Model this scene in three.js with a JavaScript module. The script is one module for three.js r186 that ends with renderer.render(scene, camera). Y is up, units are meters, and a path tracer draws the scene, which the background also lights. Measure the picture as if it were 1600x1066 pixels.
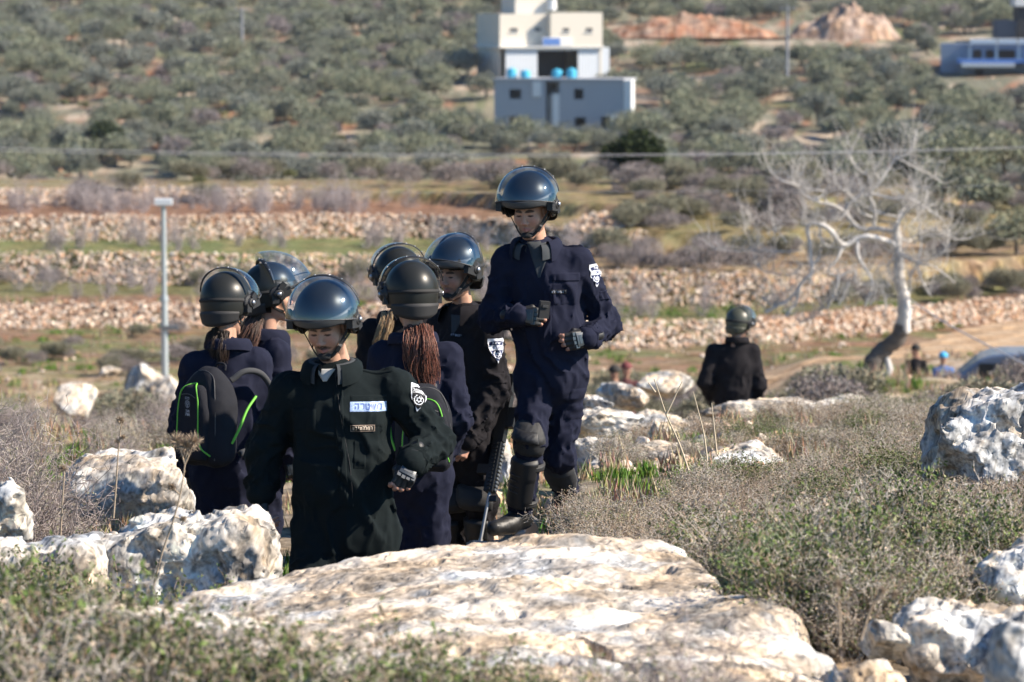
import * as THREE from 'three';
import { Sky } from 'three/addons/objects/Sky.js';
import { mergeGeometries, mergeVertices } from 'three/addons/utils/BufferGeometryUtils.js';
import { createNoise3D } from 'simplex-noise';

// ---------------------------------------------------------------- camera, sky, sun, exposure
const scene = new THREE.Scene();
const FOCAL = 6000, CAM = 3.0, PITCH = Math.atan(533 / FOCAL);
const camera = new THREE.PerspectiveCamera((2 * PITCH * 180) / Math.PI, 1600 / 1066, 0.5, 5000);
camera.position.set(0, CAM, 0);
camera.rotation.x = -PITCH;
camera.focus = 17.6;
camera.userData.fStop = 5.2;
const SUN = new THREE.Vector3(0.78, 0.62, 0.13).normalize();
const sky = new Sky();
sky.scale.setScalar(4000);
sky.name = 'sky';
Object.assign(sky.material.uniforms.turbidity, { value: 2.2 });
sky.material.uniforms.rayleigh.value = 1.6;
sky.material.uniforms.mieCoefficient.value = 0.004;
sky.material.uniforms.cloudCoverage.value = 0;
sky.material.uniforms.sunPosition.value.copy(SUN);
sky.userData = { kind: 'structure', label: 'clear blue winter sky' };
scene.add(sky);
scene.environmentIntensity = 0.1;
const sun = new THREE.DirectionalLight(0xfff0dc, 5);
sun.name = 'sun';
sun.position.copy(SUN).multiplyScalar(120).add(new THREE.Vector3(0, 0, -25));
sun.target.position.set(0, 0, -25);
sun.castShadow = true;
Object.assign(sun.shadow.camera, { left: -40, right: 40, top: 40, bottom: -40, near: 1, far: 400 });
sun.shadow.mapSize.set(4096, 4096);
scene.add(sun, sun.target);
const renderer = new THREE.WebGLRenderer({ antialias: true });
renderer.setSize(1024, 682);
renderer.toneMapping = THREE.LinearToneMapping;
renderer.toneMappingExposure = 2.0;
renderer.shadowMap.enabled = true;

scene.fog = new THREE.FogExp2(new THREE.Color(0.8, 0.88, 1.0), 0.00006);

// ---------------------------------------------------------------- helpers
function rng(seed) { let s = (seed * 2654435761) >>> 0; return () => { s = (s + 0x6d2b79f5) | 0; let t = Math.imul(s ^ (s >>> 15), 1 | s); t = (t + Math.imul(t ^ (t >>> 7), 61 | t)) ^ t; return ((t ^ (t >>> 14)) >>> 0) / 4294967296; }; }
const noise = createNoise3D(rng(11));
const { clamp, lerp, smoothstep: sst } = THREE.MathUtils;
const ss = (a, b, x) => { const t = clamp((x - a) / (b - a), 0, 1); return t * t * (3 - 2 * t); };
const V = (x, y, z) => new THREE.Vector3(x, y, z);
const fbm = (x, y, z, o = 4) => { let s = 0, a = 0.5; for (let i = 0; i < o; i++, a *= 0.5, x *= 2.03, y *= 2.03, z *= 2.03) s += a * noise(x, y, z); return s; };
const ridge = (x, y, z, o = 3) => { let s = 0, a = 0.5; for (let i = 0; i < o; i++, a *= 0.5, x *= 2.1, y *= 2.1, z *= 2.1) s += a * (1 - Math.abs(noise(x, y, z))); return s; };
const TP = Math.sin(PITCH), CP = Math.cos(PITCH);
// the place D metres ahead that the photograph shows at PX, PY
function W(px, py, d) { const cx = (px - 800) / FOCAL, cy = (533 - py) / FOCAL, k = d / (cy * TP + CP); return V(cx * k, CAM + (cy * CP - TP) * k, -d); }
const elev = (py, d) => W(800, py, d).y;
const pxOf = (x, d) => 800 + (FOCAL * x) / Math.max(d, 4);
const xOf = (px, d) => ((px - 800) / FOCAL) * d;
const names = new Map();
function numbered(n) { const k = names.get(n) ?? 0; names.set(n, k + 1); return k ? n + '_' + String(k).padStart(3, '0') : n; }
function top(o, name, label, category, group, kind) {
  o.name = numbered(name); scene.add(o);
  if (label) o.userData.label = label;
  if (category) o.userData.category = category;
  if (group) o.userData.group = group;
  if (kind) o.userData.kind = kind;
  return o;
}
function part(parent, name, geo, mat, kind) { const m = new THREE.Mesh(geo, mat); m.name = name; m.castShadow = m.receiveShadow = true; if (kind) m.userData.kind = kind; parent.add(m); return m; }
function shade(o) { o.traverse((m) => { if (m.isMesh) m.castShadow = m.receiveShadow = true; }); return o; }
const std = (r, g, b, rough = 0.9, more = {}) => { const m = new THREE.MeshStandardMaterial({ roughness: rough, ...more }); m.color.setRGB(r, g, b); return m; };
const phys = (r, g, b, rough, more = {}) => { const m = new THREE.MeshPhysicalMaterial({ roughness: rough, ...more }); m.color.setRGB(r, g, b); return m; };

// periodic value noise, for textures that tile
function tileNoise(size, seed) {
  const r = rng(seed), lat = new Float32Array(512 * 512); for (let i = 0; i < lat.length; i++) lat[i] = r();
  return (x, y, per) => { const xi = Math.floor(x), yi = Math.floor(y), fx = x - xi, fy = y - yi, u = fx * fx * (3 - 2 * fx), v = fy * fy * (3 - 2 * fy), m = (a) => ((a % per) + per) % per, g = (a, b) => lat[m(a) + m(b) * 512]; return lerp(lerp(g(xi, yi), g(xi + 1, yi), u), lerp(g(xi, yi + 1), g(xi + 1, yi + 1), u), v); };
}
function tex(size, fn, srgb) {
  const data = new Uint8Array(size * size * 4);
  for (let y = 0; y < size; y++) for (let x = 0; x < size; x++) { const c = fn(x / size, y / size), o = (y * size + x) * 4; data[o] = clamp(c[0], 0, 1) * 255; data[o + 1] = clamp(c[1], 0, 1) * 255; data[o + 2] = clamp(c[2], 0, 1) * 255; data[o + 3] = 255; }
  const t = new THREE.DataTexture(data, size, size); t.wrapS = t.wrapT = THREE.RepeatWrapping; t.magFilter = THREE.LinearFilter; t.minFilter = THREE.LinearMipmapLinearFilter; t.generateMipmaps = true; if (srgb) t.colorSpace = THREE.SRGBColorSpace; t.needsUpdate = true; return t;
}
const tn = tileNoise(0, 5);
const tfbm = (u, v, f, o) => { let s = 0, a = 0.5, n = 0; for (let i = 0; i < o; i++, a *= 0.55, f *= 2) { s += a * tn(u * f, v * f, f); n += a; } return s / n; };
// grey grain that multiplies a colour; one coarse, one fine
const grainTex = tex(1024, (u, v) => { const a = tfbm(u, v, 8, 7), b = tfbm(u + 0.37, v + 0.11, 64, 3), g = clamp(0.82 + (a - 0.5) * 0.95 + (b - 0.5) * 0.5, 0.3, 1); const w = tfbm(u + 0.7, v + 0.2, 6, 4) - 0.5; return [g * (1 + 0.14 * w), g, g * (1 - 0.2 * w)]; }, true);
const bumpTex = tex(1024, (u, v) => { const a = tfbm(u, v, 16, 6), c = tfbm(u + 0.5, v + 0.3, 24, 3), p = ss(0.3, 0.42, c), g = a * 0.6 + 0.4 * p; return [g, g, g]; });

// growing lists of triangles with a colour at each corner
class Acc {
  constructor() { this.p = []; this.c = []; this.i = []; this.n = 0; }
  v(x, y, z, c) { this.p.push(x, y, z); this.c.push(c[0], c[1], c[2]); return this.n++; }
  tri(a, b, c) { this.i.push(a, b, c); }
  quad(a, b, c, d) { this.i.push(a, b, c, a, c, d); }
  // a rod of SIDES sides from A to B
  rod(a, b, ra, rb, col, sides = 3) {
    const ax = b.clone().sub(a).normalize(), u = Math.abs(ax.y) < 0.9 ? V(0, 1, 0).cross(ax).normalize() : V(1, 0, 0).cross(ax).normalize(), w = ax.clone().cross(u), at = this.n;
    for (let k = 0; k < sides; k++) { const t = (k / sides) * 6.2832, cx = Math.cos(t), sy = Math.sin(t), x = u.x * cx + w.x * sy, y = u.y * cx + w.y * sy, z = u.z * cx + w.z * sy; this.v(a.x + x * ra, a.y + y * ra, a.z + z * ra, col); this.v(b.x + x * rb, b.y + y * rb, b.z + z * rb, col); }
    for (let k = 0; k < sides; k++) { const i = at + k * 2, j = at + ((k + 1) % sides) * 2; this.quad(i, j, j + 1, i + 1); }
  }
  // a tapering limb through points; rads one per point
  limb(pts, rads, col, sides = 6, wob = 0) {
    const at = this.n; let u = null;
    for (let k = 0; k < pts.length; k++) {
      const ax = pts[Math.min(k + 1, pts.length - 1)].clone().sub(pts[Math.max(k - 1, 0)]).normalize();
      if (!u) u = Math.abs(ax.y) < 0.9 ? V(0, 1, 0).cross(ax).normalize() : V(1, 0, 0).cross(ax).normalize(); else u.sub(ax.clone().multiplyScalar(u.dot(ax))).normalize();
      const w = ax.clone().cross(u);
      for (let s = 0; s < sides; s++) { const t = (s / sides) * 6.2832, r = rads[k] * (1 + (wob ? wob * noise(pts[k].x * 9 + s * 1.7, pts[k].y * 9, pts[k].z * 9 + 3) : 0)); this.v(pts[k].x + (u.x * Math.cos(t) + w.x * Math.sin(t)) * r, pts[k].y + (u.y * Math.cos(t) + w.y * Math.sin(t)) * r, pts[k].z + (u.z * Math.cos(t) + w.z * Math.sin(t)) * r, typeof col === 'function' ? col(pts[k], s) : col); }
      if (k) for (let s = 0; s < sides; s++) { const a = at + (k - 1) * sides + s, b = at + (k - 1) * sides + ((s + 1) % sides); this.quad(a, b, b + sides, a + sides); }
    }
    const e = at + (pts.length - 1) * sides; for (let s = 1; s < sides - 1; s++) this.tri(e, e + s, e + s + 1);
  }
  leaf(p, dir, side, len, wid, col) { const a = this.v(p.x, p.y, p.z, col), m = p.clone().addScaledVector(dir, len * 0.5), b = this.v(m.x + side.x * wid, m.y + side.y * wid, m.z + side.z * wid, col), t = p.clone().addScaledVector(dir, len), c = this.v(t.x, t.y, t.z, col), d = this.v(m.x - side.x * wid, m.y - side.y * wid, m.z - side.z * wid, col); this.quad(a, b, c, d); }
  geo() { const g = new THREE.BufferGeometry(); g.setAttribute('position', new THREE.Float32BufferAttribute(this.p, 3)); g.setAttribute('color', new THREE.Float32BufferAttribute(this.c, 3)); g.setIndex(this.n > 65535 ? new THREE.Uint32BufferAttribute(this.i, 1) : this.i); g.computeVertexNormals(); return g; }
}
const dirOf = (r) => { const z = r() * 2 - 1, t = r() * 6.2832, s = Math.sqrt(1 - z * z); return V(s * Math.cos(t), z, s * Math.sin(t)); };
function gridGeo(nu, nv, fn, colFn, uvFn) {
  const g = new THREE.BufferGeometry(), p = new Float32Array((nu + 1) * (nv + 1) * 3), c = colFn ? new Float32Array(p.length) : null, uv = new Float32Array((nu + 1) * (nv + 1) * 2), idx = new Uint32Array(nu * nv * 6);
  let o = 0, q = 0;
  for (let j = 0; j <= nv; j++) for (let i = 0; i <= nu; i++, o++) { const P = fn(i / nu, j / nv, i, j); p[o * 3] = P.x; p[o * 3 + 1] = P.y; p[o * 3 + 2] = P.z; if (c) { const k = colFn(P, i / nu, j / nv); c[o * 3] = k[0]; c[o * 3 + 1] = k[1]; c[o * 3 + 2] = k[2]; } const t = uvFn ? uvFn(P, i / nu, j / nv) : [i / nu, j / nv]; uv[o * 2] = t[0]; uv[o * 2 + 1] = t[1]; }
  for (let j = 0; j < nv; j++) for (let i = 0; i < nu; i++) { const a = j * (nu + 1) + i, b = a + nu + 1; idx[q++] = a; idx[q++] = a + 1; idx[q++] = b + 1; idx[q++] = a; idx[q++] = b + 1; idx[q++] = b; }
  g.setAttribute('position', new THREE.BufferAttribute(p, 3)); if (c) g.setAttribute('color', new THREE.BufferAttribute(c, 3)); g.setAttribute('uv', new THREE.BufferAttribute(uv, 2)); g.setIndex(new THREE.BufferAttribute(idx, 1)); g.computeVertexNormals(); return g;
}
// surface nets: the zero level of FIELD inside a box, with cells of H; COARSE(p) <= true distance lets empty blocks be skipped
function nets(field, lo, hi, h, margin = 0.02) {
  const nx = Math.ceil((hi.x - lo.x) / h) + 1, ny = Math.ceil((hi.y - lo.y) / h) + 1, nz = Math.ceil((hi.z - lo.z) / h) + 1, f = new Float32Array(nx * ny * nz), BS = 6, reach = BS * h * 0.87 + margin;
  for (let bz = 0; bz < nz; bz += BS) for (let by = 0; by < ny; by += BS) for (let bx = 0; bx < nx; bx += BS) {
    const c = field(lo.x + (bx + BS / 2 - 0.5) * h, lo.y + (by + BS / 2 - 0.5) * h, lo.z + (bz + BS / 2 - 0.5) * h), skip = Math.abs(c) > reach;
    for (let z = bz; z < Math.min(bz + BS, nz); z++) for (let y = by; y < Math.min(by + BS, ny); y++) for (let x = bx; x < Math.min(bx + BS, nx); x++) f[x + nx * (y + ny * z)] = skip ? c : field(lo.x + x * h, lo.y + y * h, lo.z + z * h);
  }
  const id = new Int32Array(nx * ny * nz).fill(-1), pos = [], idx = [], sx = 1, sy = nx, sz = nx * ny, off = [0, sx, sy, sx + sy, sz, sx + sz, sy + sz, sx + sy + sz], E = [[0, 1], [2, 3], [4, 5], [6, 7], [0, 2], [1, 3], [4, 6], [5, 7], [0, 4], [1, 5], [2, 6], [3, 7]];
  for (let z = 0; z < nz - 1; z++) for (let y = 0; y < ny - 1; y++) for (let x = 0; x < nx - 1; x++) {
    const o = x + nx * (y + ny * z); let m = 0; for (let k = 0; k < 8; k++) if (f[o + off[k]] < 0) m |= 1 << k;
    if (m === 0 || m === 255) continue;
    let n = 0, ax = 0, ay = 0, az = 0;
    for (const [a, b] of E) { if (((m >> a) & 1) === ((m >> b) & 1)) continue; const fa = f[o + off[a]], fb = f[o + off[b]], t = fa / (fa - fb); ax += (a & 1) + t * ((b & 1) - (a & 1)); ay += ((a >> 1) & 1) + t * (((b >> 1) & 1) - ((a >> 1) & 1)); az += (a >> 2) + t * ((b >> 2) - (a >> 2)); n++; }
    id[o] = pos.length / 3; pos.push(lo.x + (x + ax / n) * h, lo.y + (y + ay / n) * h, lo.z + (z + az / n) * h);
  }
  const q = (a, b, c, d, flip) => { if (a < 0 || b < 0 || c < 0 || d < 0) return; if (flip) idx.push(a, d, c, a, c, b); else idx.push(a, b, c, a, c, d); };
  for (let z = 1; z < nz - 1; z++) for (let y = 1; y < ny - 1; y++) for (let x = 1; x < nx - 1; x++) {
    const o = x + nx * (y + ny * z), s = f[o] < 0;
    if (s !== f[o + sx] < 0) q(id[o - sy - sz], id[o - sz], id[o], id[o - sy], !s);
    if (s !== f[o + sy] < 0) q(id[o - sx - sz], id[o - sx], id[o], id[o - sz], !s);
    if (s !== f[o + sz] < 0) q(id[o - sx - sy], id[o - sy], id[o], id[o - sx], !s);
  }
  const g = new THREE.BufferGeometry(); g.setAttribute('position', new THREE.Float32BufferAttribute(pos, 3)); g.setIndex(new THREE.Uint32BufferAttribute(idx, 1)); g.computeVertexNormals(); return g;
}
const smin = (a, b, k) => { const h = Math.max(k - Math.abs(a - b), 0) / k; return Math.min(a, b) - h * h * k * 0.25; };
const smax = (a, b, k) => -smin(-a, -b, k);
function colored(g, fn) { const p = g.attributes.position, c = new Float32Array(p.count * 3); for (let i = 0; i < p.count; i++) c.set(fn(p.getX(i), p.getY(i), p.getZ(i)), i * 3); g.setAttribute('color', new THREE.BufferAttribute(c, 3)); return g; }
const mix3 = (a, b, t) => [lerp(a[0], b[0], t), lerp(a[1], b[1], t), lerp(a[2], b[2], t)];
// ---------------------------------------------------------------- the ground: a slope falling from the camera, a terraced valley floor, a grove on the far hillside
function curve(pts) { // monotone-ish cubic through [x, y]
  return (x) => { let k = 0; while (k < pts.length - 2 && x > pts[k + 1][0]) k++; const [x0, y0] = pts[k], [x1, y1] = pts[k + 1], s = (a, b) => (b[1] - a[1]) / (b[0] - a[0]), m = s(pts[k], pts[k + 1]), m0 = k ? (m + s(pts[k - 1], pts[k])) / 2 : m, m1 = k < pts.length - 2 ? (m + s(pts[k + 1], pts[k + 2])) / 2 : m, h = x1 - x0, t = clamp((x - x0) / h, 0, 1), t2 = t * t, t3 = t2 * t; return (2 * t3 - 3 * t2 + 1) * y0 + (t3 - 2 * t2 + t) * h * m0 + (-2 * t3 + 3 * t2) * y1 + (t3 - t2) * h * m1; };
}
const midSlope = curve([[-40, -0.9], [0, -1.7], [8, -1.98], [11, -2.06], [13, -2.3], [14.2, -2.75], [15.5, -3.0], [20, -3.02], [24, -3.1], [30, -3.42], [34, -4.0], [38, -4.85], [46, -5.6], [60, -7.0], [75, -8.6], [90, -9.75], [104, -10.0], [125, -10.1]]);
const rightSlope = curve([[-40, -0.9], [0, -1.7], [8, -1.98], [11, -2.06], [14, -2.18], [20, -2.56], [28, -3.12], [33, -3.65], [38, -4.35], [46, -5.2], [54, -5.95], [62, -6.6], [70, -6.95], [80, -9.12], [95, -9.35], [104, -9.5], [112, -9.9], [125, -10.1]]);
const hill = curve([[140, -7.3], [160, -7.75], [175, -9.4], [220, -13], [300, -17.6], [370, -19.6], [395, -19.0], [440, -15.6], [475, -12.2], [505, -9.4], [560, -4.9], [640, 1.2], [800, 18], [1000, 46], [1400, 120]]);
const wallAt = [0, 1, 2, 3].map((k) => (px) => { const r = ss(620, 980, px); return lerp([118, 128, 137, 146][k], [112, 118.5, 128, 136][k], r) + (px > 1200 ? (px - 1200) * 0.022 : 0) + 0.8 * Math.sin(px * 0.006 + k * 2); });
const LEVEL = [-10.07, -9.42, -8.48, -7.7, -7.2];
function groundY(x, d) {
  const px = pxOf(x, d), e0 = lerp(790, 1175, ss(20, 32, d)), e1 = e0 + 120;
  let h;
  if (d < 108) h = lerp(midSlope(d), rightSlope(d), ss(e0, e1, px)); else h = LEVEL[0];
  if (d > 100 && d < 175) {
    let t = LEVEL[0];
    for (let k = 0; k < 4; k++) t += (LEVEL[k + 1] - LEVEL[k]) * ss(-0.25, 0.45, d - wallAt[k](px));
    h = d < 112 ? lerp(h, t, ss(100, 110, d)) : t;
    h = lerp(h, hill(d), ss(148, 172, d));
  } else if (d >= 175) h = hill(d);
  const far = ss(25, 200, d);
  h += 0.05 * fbm(x * 0.9, d * 0.9, 0, 4) * (1 - far) + 0.16 * fbm(x * 0.25, d * 0.25, 7, 3) * ss(22, 40, d) * (1 - ss(95, 110, d)) + 0.05 * fbm(x * 1.3, d * 0.6, 3, 3) * ss(100, 120, d);
  if (d > 165) h += ss(165, 230, d) * (0.9 * fbm(x * 0.03, d * 0.03, 1, 3) + 0.5 * Math.abs(noise(x * 0.006, d * 0.045, 4)));
  return CAM + h;
}
const PATH = [[-200, 84], [300, 88], [700, 91], [930, 95], [1150, 99], [1400, 104.5], [1600, 117], [1900, 131], [2300, 150]].map(([px, d]) => [xOf(px, d), d]);
function pathDist(x, d) { let m = 1e9; for (let k = 0; k < PATH.length - 1; k++) { const [ax, ad] = PATH[k], [bx, bd] = PATH[k + 1], ux = bx - ax, ud = bd - ad, t = clamp(((x - ax) * ux + (d - ad) * ud) / (ux * ux + ud * ud), 0, 1); m = Math.min(m, Math.hypot(x - ax - t * ux, d - ad - t * ud)); } return m; }
const SOIL = { litter: [0.19, 0.155, 0.115], pale: [0.36, 0.27, 0.18], red: [0.21, 0.11, 0.07], brown: [0.22, 0.15, 0.1], green: [0.115, 0.14, 0.055], dry: [0.25, 0.2, 0.1], stone: [0.42, 0.34, 0.26] };
function soilColor(x, d) {
  const px = pxOf(x, d), a = fbm(x * 0.5, d * 0.5, 2, 4), b = fbm(x * 1.7, d * 1.7, 9, 4);
  let c = mix3(SOIL.litter, SOIL.pale, ss(-0.1, 0.45, a + 0.4 * b));
  if (d < 30) return mix3(c, SOIL.green, 0.5 * ss(0.1, 0.4, b));
  const near = c;
  c = mix3(SOIL.pale, SOIL.brown, ss(0, 0.3, a)); c = mix3(c, SOIL.green, 0.75 * ss(0.02, 0.25, fbm(x * 0.3, d * 0.22, 21, 3))); c = mix3(c, SOIL.stone, ss(0.15, 0.4, b));
  c = mix3(near, c, ss(30, 55, d));
  if (d > 96) {
    const r = ss(700, 950, px), D = wallAt.map((f) => f(px)), edge = 1.6 * fbm(x * 0.35, d * 0.4, 5, 3);
    let t = mix3(SOIL.brown, SOIL.green, 0.8 * ss(-0.1, 0.3, fbm(x * 0.2, d * 0.3, 12, 3)));
    t = mix3(t, SOIL.red, 0.7 * ss(0, 0.35, fbm(x * 0.12, d * 0.35, 33, 3)));
    if (d > D[0]) { const s = (d - D[0]) / (D[1] - D[0]); t = mix3(mix3(SOIL.red, SOIL.brown, 0.5 + b), SOIL.green, clamp(ss(0.3, 0.55, s + 0.12 * edge) + (px > 930 && px < 1180 ? 0.8 : 0), 0, 0.7)); }
    if (d > D[1]) t = mix3(mix3(SOIL.green, SOIL.dry, clamp(0.3 + a, 0, 1)), mix3(SOIL.brown, SOIL.dry, clamp(0.3 + 2 * b, 0, 0.8)), r);
    if (d > D[2]) t = mix3(mix3(SOIL.red, SOIL.brown, clamp(0.35 + b, 0, 1)), mix3(SOIL.dry, SOIL.green, clamp(0.4 + 1.5 * a, 0, 0.8)), 0.75 * r);
    if (d > D[3]) t = mix3(mix3(SOIL.brown, SOIL.dry, clamp(0.5 + a * 1.5, 0, 1)), SOIL.green, 0.6 * ss(0, 0.3, b));
    c = mix3(c, t, ss(96, 108, d));
  }
  if (d > 150) {
    let t = mix3([0.165, 0.165, 0.12], SOIL.red, 0.8 * ss(0.12, 0.35, fbm(x * 0.05, d * 0.07, 40, 3))); t = mix3(t, SOIL.green, 0.7 * ss(0.1, 0.35, fbm(x * 0.04, d * 0.06, 50, 3)));
    t = mix3(t, SOIL.stone, ss(0.12, 0.4, fbm(x * 0.09, d * 0.12, 60, 3))); t = mix3(t, [0.3, 0.15, 0.09], ss(0.25, 0.42, fbm(x * 0.15, d * 0.2, 61, 3)));
    t = mix3(t, [0.24, 0.22, 0.14], 0.5 * ss(560, 640, d));
    c = mix3(c, t, ss(150, 175, d));
  }
  return c;
}
const groundMat = phys(1, 1, 1, 1, { specularIntensity: 0.15, vertexColors: true, map: grainTex, bumpMap: bumpTex, bumpScale: 0.006 });
{
  const rows = [-40, -25, -14, -7, -3, 0, 2, 4]; let d = 5; while (d < 1400) { rows.push(d); d += d > 100 && d < 152 ? 0.45 : d * 0.0125; } rows.push(1400);
  const N = 250, xs = [-9, -4.5, -2.4, -1.5]; for (let i = 0; i <= N; i++) { const t = (i / N) * 2 - 1; xs.push(t * (0.5 + 0.5 * t * t)); } xs.push(1.5, 2.4, 4.5, 9);
  const g = gridGeo(xs.length - 1, rows.length - 1, (u, v, i, j) => { const D = rows[j], x = xs[i] * (6 + 0.3 * Math.max(D, 0)); return V(x, groundY(x, D), -D); }, (P) => { const c = soilColor(P.x, -P.z); return c.map((q) => q * 1.5); }, (P) => { const s = -P.z > 60 ? 0.12 : 0.6; return [P.x * 0.5, P.z * 0.5]; });
  const m = new THREE.Mesh(g, groundMat); m.receiveShadow = m.castShadow = true;
  top(m, 'ground', 'rocky slope falling to a terraced valley and a planted hillside', null, null, 'structure');
}
{ // the beige track that crosses the valley floor
  const cr = new THREE.CatmullRomCurve3(PATH.map(([x, d]) => V(x, 0, -d)));
  const g = gridGeo(10, 220, (u, v) => { const p = cr.getPointAt(v), t = cr.getTangentAt(v), n = V(-t.z, 0, t.x).normalize(), w = 1.7 + 0.25 * noise(v * 40, 3, u > 0.5 ? 5 : 1), x = p.x + n.x * (u - 0.5) * 2 * w, z = p.z + n.z * (u - 0.5) * 2 * w; return V(x, groundY(x, -z) + 0.05 - 0.08 * Math.abs(u - 0.5), z); }, (P, u) => { const k = 0.25 * fbm(P.x * 0.8, P.z * 0.8, 4, 3); return mix3([0.68, 0.48, 0.3], [0.56, 0.39, 0.25], clamp(0.5 + k * 2, 0, 1)); }, (P) => [P.x * 0.4, P.z * 0.4]);
  top(part(new THREE.Group(), 'x', g, groundMat), 'path', 'beige dirt track crossing the valley behind the bare tree', null, null, 'structure');
}

// ---------------------------------------------------------------- limestone
const rockMat = phys(1, 1, 1, 0.95, { specularIntensity: 0.3, vertexColors: true, map: grainTex, bumpMap: bumpTex, bumpScale: 0.007 });
const LIME = { white: [0.62, 0.6, 0.56], cream: [0.6, 0.5, 0.39], ochre: [0.5, 0.38, 0.25], grey: [0.36, 0.36, 0.35], dark: [0.16, 0.155, 0.15] };
function limeColor(x, y, z, warm = 0.5, lichen = 0.5, stain = 0.55) {
  const a = fbm(x * 1.6, y * 1.6, z * 1.6 + 5, 4), b = fbm(x * 5, y * 5, z * 5, 4), e = fbm(x * 14, y * 14, z * 14 + 8, 3);
  let c = mix3(LIME.white, LIME.cream, ss(-0.3, 0.3, a + warm - 0.5)); c = mix3(c, LIME.ochre, stain * ss(0.12, 0.45, b + (warm - 0.5) * 0.4));
  c = mix3(c, LIME.grey, 0.8 * ss(0.12, 0.35, fbm(x * 3, y * 3, z * 3 + 30, 4) + (lichen - 0.5) * 0.5)); c = mix3(c, LIME.dark, 0.8 * ss(0.26, 0.42, e + (lichen - 0.5) * 0.25));
  return c;
}
function worley(x, y, z) { const xi = Math.floor(x), yi = Math.floor(y), zi = Math.floor(z); let m = 9; for (let a = -1; a < 2; a++) for (let b = -1; b < 2; b++) for (let c = -1; c < 2; c++) { let h = Math.imul(xi + a, 374761393) ^ Math.imul(yi + b, 668265263) ^ Math.imul(zi + c, 2147483647 - 97); h = Math.imul(h ^ (h >>> 13), 1274126177); const u = (h & 1023) / 1023, v = ((h >>> 10) & 1023) / 1023, w = ((h >>> 20) & 1023) / 1023, dx = xi + a + u - x, dy = yi + b + v - y, dz = zi + c + w - z; m = Math.min(m, dx * dx + dy * dy + dz * dz); } return Math.sqrt(m); }
// a boulder of half-sizes S: chiselled by planes, roughened, pitted
function rockGeo(seed, S, detail, o = {}) {
  const r = rng(seed), g0 = new THREE.IcosahedronGeometry(1, detail); g0.deleteAttribute('uv'); g0.deleteAttribute('normal');
  const g = mergeVertices(g0, 1e-5), p = g.attributes.position, planes = [], col = new Float32Array(p.count * 3), uv = new Float32Array(p.count * 2), ox = r() * 50;
  for (let k = 0; k < (o.planes ?? 13); k++) { const n = dirOf(r); planes.push([n, 0.5 + 0.36 * r()]); }
  if (o.flat) planes.push([V(0.15 * (r() - 0.5), 1, 0.15 * (r() - 0.5)).normalize(), o.flat]);
  const q = V(), pit = o.pit ?? 0.5, ps = o.pitScale ?? 9, size = (S[0] + S[1] + S[2]) / 3;
  for (let i = 0; i < p.count; i++) {
    q.fromBufferAttribute(p, i);
    const n0 = q.clone(); for (const [n, c] of planes) { const e = q.dot(n) - c; if (e > 0) q.addScaledVector(n, -e * 0.95); }
    const X = q.x * S[0], Y = q.y * S[1], Z = q.z * S[2];
    let k = 0.1 * fbm(q.x * 1.3 + ox, q.y * 1.3, q.z * 1.3, 3) + 0.035 * (ridge(q.x * 3 + ox, q.y * 3, q.z * 3, 3) - 0.5);
    let disp = 0.014 * fbm(X * 14 + ox, Y * 14, Z * 14, 4) * Math.min(1, size * 3);
    if (pit) { const w = worley(X * ps + ox, Y * ps, Z * ps), m = ss(-0.1, 0.25, fbm(X * 2.6 + ox, Y * 2.6, Z * 2.6, 2) + 0.12); disp -= pit * 0.05 * (1 - ss(0.12, 0.42, w)) * m; const w2 = worley(X * ps * 2.6, Y * ps * 2.6 + ox, Z * ps * 2.6); disp -= pit * 0.018 * (1 - ss(0.1, 0.4, w2)); }
    q.multiplyScalar(1 + k); const L = Math.hypot(n0.x / S[0], n0.y / S[1], n0.z / S[2]);
    q.set(q.x * S[0] + (n0.x / S[0] / L) * disp, q.y * S[1] + (n0.y / S[1] / L) * disp, q.z * S[2] + (n0.z / S[2] / L) * disp);
    p.setXYZ(i, q.x, q.y, q.z);
    const c = limeColor(q.x + ox, q.y, q.z, o.warm, o.lichen); col.set(c.map((t) => t * (o.tone ?? 1) * 1.3), i * 3); uv[i * 2] = (q.x + q.z * 0.35) * 1.1; uv[i * 2 + 1] = (q.y + q.z * 0.8) * 1.1;
  }
  g.setAttribute('color', new THREE.BufferAttribute(col, 3)); g.setAttribute('uv', new THREE.BufferAttribute(uv, 2)); g.computeVertexNormals(); return g;
}
const footprints = []; // places on which no shrub may grow: [x, d, rx, rd]
function rock(seed, px0, px1, py0, py1, d, depth, detail, label, o = {}) {
  const a = W((px0 + px1) / 2, (py0 + py1) / 2, d), sx = (((px1 - px0) / FOCAL) * d) / 2 * 1.08, sy = (((py1 - py0) / FOCAL) * d) / 2 * 1.1, m = new THREE.Mesh(rockGeo(seed, [sx, sy, depth], detail, o), rockMat);
  m.position.copy(a); m.rotation.y = o.turn ?? 0; shade(m); footprints.push([a.x, d, sx * 0.85, depth * 0.85]);
  return top(m, 'rock', label, 'rock', o.group);
}
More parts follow.
